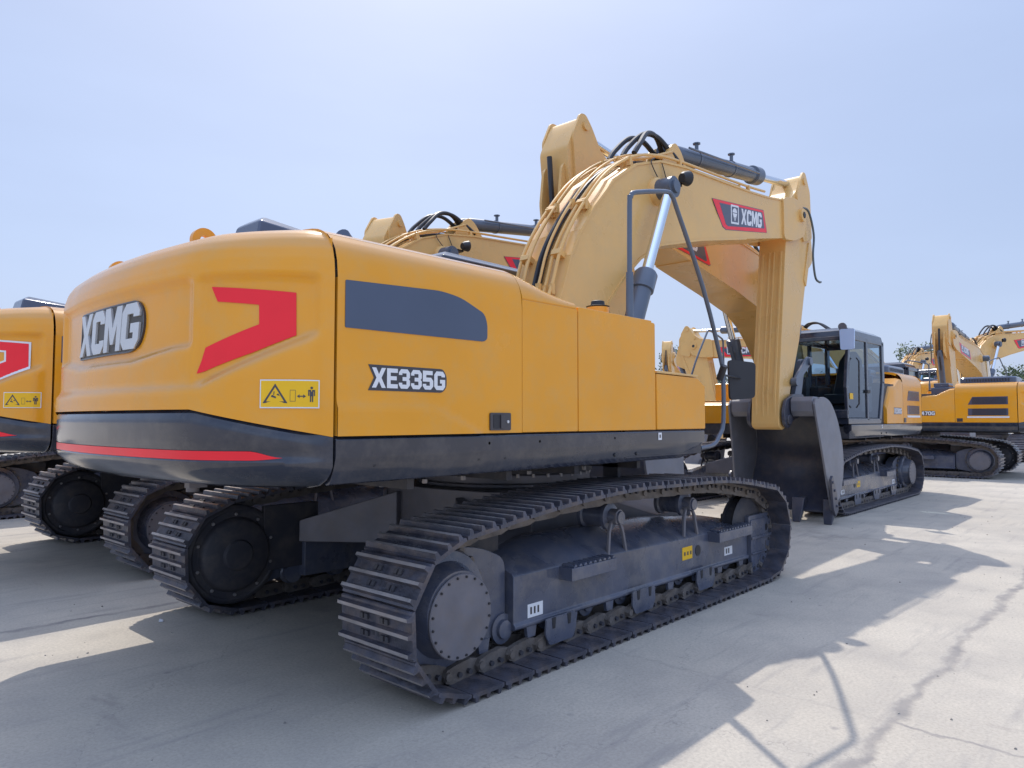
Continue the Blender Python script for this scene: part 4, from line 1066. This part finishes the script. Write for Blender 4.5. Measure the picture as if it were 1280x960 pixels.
# variants are attached after copying, so remember the plain tree first
index_children()
PLAIN = hero
NEAR_SKIP = ()
def make_copy(loc, rz, scale, boom=0.0, arm=0.0, far=False, txt='XE335G', outlined=False, skip=(), dx=0.0, under=None, tx=None):
    global MAPC
    MAPC = {}
    sk = set(skip)
    if far: sk |= {'crawler_track', 'track_roller', 'roller_support', 'track_guide', 'floor_ribs', 'warning_label', 'white_label', 'yellow_label', 'grease_line', 'roof_bolt', 'notice_sticker', 'wiper', 'grab_handle', 'operator_seat'}
    r = copy_tree(hero, None, sk)
    r.location = loc; r.rotation_euler = (0, 0, rz); r.scale = scale
    if far:
        for me in FAR_TRACKS:
            o = bpy.data.objects.new('crawler_track', me); COL.objects.link(o); o.parent = r
    # pose: rotate the boom set about its foot, then arm set about the boom tip
    def rot(p, a): return Matrix.Translation((p.x, 0, p.y)) @ Matrix.Rotation(-a, 4, 'Y') @ Matrix.Translation((-p.x, 0, -p.y))
    B = Matrix.Translation((dx, 0, 0)) @ rot(FOOT, boom); A = B @ rot(TIP, arm)
    for o in groups['boom']: MAPC[o.name].matrix_local = B
    for o in groups['arm']: MAPC[o.name].matrix_local = A
    if under:
        U = Matrix.Translation((under[0], 0, 0)) @ Matrix.Diagonal((under[1], under[2], 1, 1))
        for o in UNDER:
            if o.name in MAPC: MAPC[o.name].matrix_local = U @ o.matrix_local
    hook(MAPC[cw.name], csurf, outlined)
    side_text(MAPC[dr.name], MAPC[lb.name], txt, tx)
    return r
R_ = math.radians
# merged tracks for the distant machines
FAR_TRACKS = []
for sg in (-1, 1):
    o = make_track(None, sg * 1.295, joined=True); FAR_TRACKS.append(o.data); bpy.data.objects.remove(o)
index_children()

GRP = 'excavators parked in the yard'
def tagm(o, label, cat='excavator', group=GRP):
    o['label'] = label; o['category'] = cat
    if group: o['group'] = group
M2 = make_copy((.28, 4.50, 0), 0, (1.10, 1.13, 1.03), boom=R_(0), txt='XE380G', outlined=True, dx=.35, under=(.09, .96, .95))
tagm(M2, 'yellow excavator left of the big near one, white-edged red marking on its rounded rear corner')
M3 = make_copy((.2, 10.5, 0), 0, (1.05, 1.1, 1.0), far=True, txt='XE380G')
tagm(M3, 'excavator at the far left edge, only its dark track showing past the second machine')
C1 = make_copy((9.42, 1.09, 0), PI, (1.08, 1.06, 1.0), boom=R_(-.7), arm=R_(-8), txt='XE380G', dx=-.22)
tagm(C1, 'yellow excavator facing the big near one, glazed dark cab behind the hanging bucket')
C2 = make_copy((9.8, 7.1, 0), R_(196), (1.1, 1.06, 1.0), boom=R_(-5), arm=R_(3), far=True, txt='XE380G')
tagm(C2, 'yellow excavator whose arm head rises above the hood, left of the second boom')
D1 = make_copy((18.7, 1.27, 0), PI / 2, (1.02, 1.13, 1.0), boom=R_(-5), arm=R_(3), far=True, txt='XE470G', tx=.50)
tagm(D1, 'large side-on excavator at the right with two dark vents and 470G on its side')
D2 = make_copy((28.6, 1.0, 0), PI, (1.0, 1.0, .95), boom=R_(-2), arm=R_(0), far=True, txt='XE470G')
tagm(D2, 'excavator behind the side-on one, its arm head and boom rising furthest above the hood')
D3 = make_copy((37.2, 3.6, 0), R_(-22), (1.28, 1.28, 1.34), far=True, txt='XE470G')
tagm(D3, 'distant excavator at the right edge, rounded boom back with many parallel yellow pipes')
D4 = make_copy((45, 8.3, 0), R_(-8), (1.3, 1.3, 1.3), far=True, txt='XE470G')
tagm(D4, 'distant excavator seen between the glazed cab and the small trees, blue-grey cylinder on top')
E1 = make_copy((33.0, 16.2, 0), R_(200), (1, 1, 1), far=True, txt='XE335G')
tagm(E1, 'small distant excavator boom just right of the yellow tank, in front of trees')
# the near one's own markings last
hook(cw, csurf, False); side_text(dr, lb, 'XE335G')
tagm(hero, 'big near yellow excavator with XE335G plate, right side and rear towards the viewer')

# ------------------------------------------------------------------ setting
mb = MB(); mb.add([(-400, -400, 0), (600, -400, 0), (600, 600, 0), (-400, 600, 0)], [(0, 1, 2, 3)])
g = mb.build('yard_ground', 'ground', None); g['kind'] = 'structure'

# litter scrap
mb = MB(); mb.loft([[(-2.47, 1.26, .004), (-2.44, 1.25, .004), (-2.425, 1.285, .004), (-2.455, 1.30, .004)], [(-2.465, 1.265, .014), (-2.445, 1.258, .018), (-2.43, 1.28, .012), (-2.452, 1.292, .02)]])
s_ = mb.build('paper_scrap', 'white'); s_['label'] = 'tiny crumpled white scrap on the shaded concrete behind the tracks'; s_['category'] = 'litter'

rg_ = random.Random(5); mb = MB()
for k in range(420):
    x = rg_.uniform(-3.5, 12); y = rg_.uniform(-4.2, 2.5)
    if -2.2 < x < 2.2 and y > -1.7: continue
    r = rg_.choice((.002, .003, .004, .006, .009)); a = rg_.uniform(0, 6)
    base = [(x + r * math.cos(a + q * 1.256) * rg_.uniform(.7, 1.2), y + r * math.sin(a + q * 1.256) * rg_.uniform(.7, 1.2), -.001) for q in range(5)]
    mb.loft([base, [(x + (p[0] - x) * .55, y + (p[1] - y) * .55, r * rg_.uniform(.6, 1.1)) for p in base]])
gv = mb.build('loose_grit', 'grit'); gv['kind'] = 'stuff'; gv['label'] = 'loose grit scattered over the concrete yard'; gv['category'] = 'grit'

# trees
def tree_meshes(seed):
    rnd = random.Random(seed)
    h = rnd.uniform(7, 9); mbt = MB()
    mbt.tube([(0, 0, 0), (.1, .05, h * .3), (-.05, .1, h * .62), (.05, 0, h * .85)], lambda t: .17 * (1 - .8 * t), n=8)
    tips = []
    for k in range(9):
        a = rnd.uniform(0, 2 * PI); z = h * rnd.uniform(.3, .75); l = rnd.uniform(1.2, 2.3)
        e = (math.cos(a) * l, math.sin(a) * l, z + rnd.uniform(.6, 1.6)); tips.append(e)
        mbt.tube([(0, 0, z), (e[0] * .5, e[1] * .5, z + .3), e], lambda t: .07 * (1 - .8 * t), n=5)
    mbc = MB()
    clumps = [(e[0], e[1], e[2], rnd.uniform(.7, 1.2)) for e in tips] + [(rnd.uniform(-1.3, 1.3), rnd.uniform(-1.3, 1.3), h * rnd.uniform(.5, 1.0), rnd.uniform(.6, 1.15)) for _ in range(12)]
    for cx, cy, cz, r in clumps:
        for _ in range(int(150 * r)):
            d = Vector((rnd.gauss(0, 1), rnd.gauss(0, 1), rnd.gauss(0, .8))).normalized() * r * rnd.uniform(.35, 1.1)
            c = Vector((cx, cy, cz)) + d; u = Vector((rnd.gauss(0, 1), rnd.gauss(0, 1), rnd.gauss(0, 1))).normalized(); w = u.orthogonal().normalized(); s = rnd.uniform(.08, .17)
            mbc.add([c - u * s, c + w * s * .6, c + u * s, c - w * s * .6], [(0, 1, 2, 3)])
    return mbt, mbc
protos = []
for k in range(3):
    r = empty('tree'); t, c = tree_meshes(k + 3); t.build('trunk', 'bark', r); c.build('crown', 'leaf', r); protos.append(r)
index_children()
C0 = Vector((-4.7386, -4.3966)); yaw = R_(42.401)
def at_px(px, d):
    F = Vector((math.cos(yaw), math.sin(yaw))); Rr = Vector((math.sin(yaw), -math.cos(yaw)))
    return C0 + F * d + Rr * (px - 640) / 901.66 * d
TREES = [(1160, 62, 1.05, 'tallest pale tree in the gap above the yellow rear body'), (835, 66, 1.0, 'tree with loose crown above the low box lid right of the tank'), (1205, 70, .9, 'tree low behind the hood of the side-on machine'), (1268, 75, .9, 'tree at the far right edge of the picture'), (1152, 74, .95, 'tree with pale crown left of the gap above the yellow rear body'), (1166, 80, 1.0, 'bushy tree in the gap right of the yellow rear body'),
         (1143, 88, .9, 'small tree seen just behind the distant machine with blue-grey cylinder'), (830, 78, .85, 'tree seen just right of the yellow tank corner'),
         (843, 86, .9, 'tree behind the small distant boom right of the tank'), (815, 84, .9, 'tree mostly hidden behind the yellow tank corner'),
         (1220, 92, .85, 'tree showing between the raised arm head and the curved boom'), (1180, 90, .95, 'tree behind the tall arm head at the right'),
         (960, 90, .85, 'tree far behind the hanging yellow arm'), (905, 92, .9, 'tree far behind the boom cylinders of the facing machine'), (1040, 95, .9, 'tree seen through the windows of the glazed cab')]
for i, (px, d, s, lab) in enumerate(TREES):
    src = protos[i % 3]
    o = src if i < 3 else copy_tree(src)
    p = at_px(px, d); o.location = (p.x, p.y, 0); o.scale = (s, s, s); o.rotation_euler = (0, 0, i * 1.3)
    o['label'] = lab; o['category'] = 'tree'; o['group'] = 'trees beyond the yard'

# ------------------------------------------------------------------ camera
cd = bpy.data.cameras.new('camera'); cam = bpy.data.objects.new('camera', cd); COL.objects.link(cam)
cd.sensor_width = 36; cd.lens = 36 * 901.66 / 1280; cd.clip_end = 2000; cd.clip_start = .05
pit = R_(2.804)
F = Vector((math.cos(yaw) * math.cos(pit), math.sin(yaw) * math.cos(pit), math.sin(pit)))
cam.location = (-4.7386, -4.3966, 1.5221); cam.rotation_euler = F.to_track_quat('-Z', 'Y').to_euler()
scene.camera = cam

# ------------------------------------------------------------------ light
sd = Vector((.437, .532, 1.0)).normalized(); el = math.asin(sd.z)
sl = bpy.data.lights.new('sun', 'SUN'); sl.energy = 3.35; sl.angle = R_(.53); sl.color = (1, .945, .87)
so = bpy.data.objects.new('sun', sl); COL.objects.link(so); so.rotation_euler = (-sd).to_track_quat('-Z', 'Y').to_euler(); so.location = (5, 5, 20)
w = bpy.data.worlds.new('World'); scene.world = w; w.use_nodes = True
t = w.node_tree; bg = t.nodes['Background']
sk = t.nodes.new('ShaderNodeTexSky'); sk.sky_type = 'NISHITA'; sk.sun_disc = False
sk.sun_elevation = el; sk.sun_rotation = math.atan2(sd.x, sd.y); sk.air_density = 1.0; sk.dust_density = 3.0; sk.ozone_density = 1.5; sk.altitude = 0
TN = t.nodes; TL = t.links
geo = TN.new('ShaderNodeTexCoord'); sep = TN.new('ShaderNodeSeparateXYZ'); TL.new(geo.outputs['Generated'], sep.inputs[0])
def rg(sock, a, b, c, d):
    r = TN.new('ShaderNodeMapRange'); r.interpolation_type = 'SMOOTHSTEP'; r.inputs[1].default_value = a; r.inputs[2].default_value = b; r.inputs[3].default_value = c; r.inputs[4].default_value = d; TL.new(sock, r.inputs[0]); return r.outputs[0]
zen = rg(sep.outputs[2], .50, .95, 1.0, 1.9)  # added fill light: sky brightened overhead, above the frame
dt = TN.new('ShaderNodeVectorMath'); dt.operation = 'DOT_PRODUCT'; dt.inputs[1].default_value = (-.64, -.77, 0); TL.new(geo.outputs['Generated'], dt.inputs[0])
bck = rg(dt.outputs['Value'], -.1, .9, 1.0, 1.55)  # added fill light: sky brightened behind the camera
mu = TN.new('ShaderNodeMath'); mu.operation = 'MULTIPLY'; TL.new(zen, mu.inputs[0]); TL.new(bck, mu.inputs[1])
# thin high haze, very faint streaks
hz = TN.new('ShaderNodeTexNoise'); hz.inputs['Scale'].default_value = 1.6; hz.inputs['Detail'].default_value = 5; mpz = TN.new('ShaderNodeMapping'); mpz.inputs['Scale'].default_value = (1, 1, 3.5)
TL.new(geo.outputs['Generated'], mpz.inputs[0]); TL.new(mpz.outputs[0], hz.inputs['Vector']); hzr = rg(hz.outputs['Fac'], .3, .75, .965, 1.04)
mu2 = TN.new('ShaderNodeMath'); mu2.operation = 'MULTIPLY'; TL.new(mu.outputs[0], mu2.inputs[0]); TL.new(hzr, mu2.inputs[1])
mixn = TN.new('ShaderNodeMix'); mixn.data_type = 'RGBA'; mixn.inputs[0].default_value = .62
mixn.inputs[7].default_value = (4.55, 5.75, 8.6, 1); TL.new(sk.outputs[0], mixn.inputs[6])
vm = TN.new('ShaderNodeVectorMath'); vm.operation = 'SCALE'; TL.new(mixn.outputs[2], vm.inputs[0]); TL.new(mu2.outputs[0], vm.inputs['Scale'])
TL.new(vm.outputs[0], bg.inputs[0]); bg.inputs[1].default_value = .12
scene.view_settings.view_transform = 'Standard'; scene.view_settings.look = 'None'; scene.view_settings.exposure = 0; scene.view_settings.gamma = 1
scene.render.engine = 'CYCLES'; scene.cycles.max_bounces = 6; scene.cycles.use_denoising = True
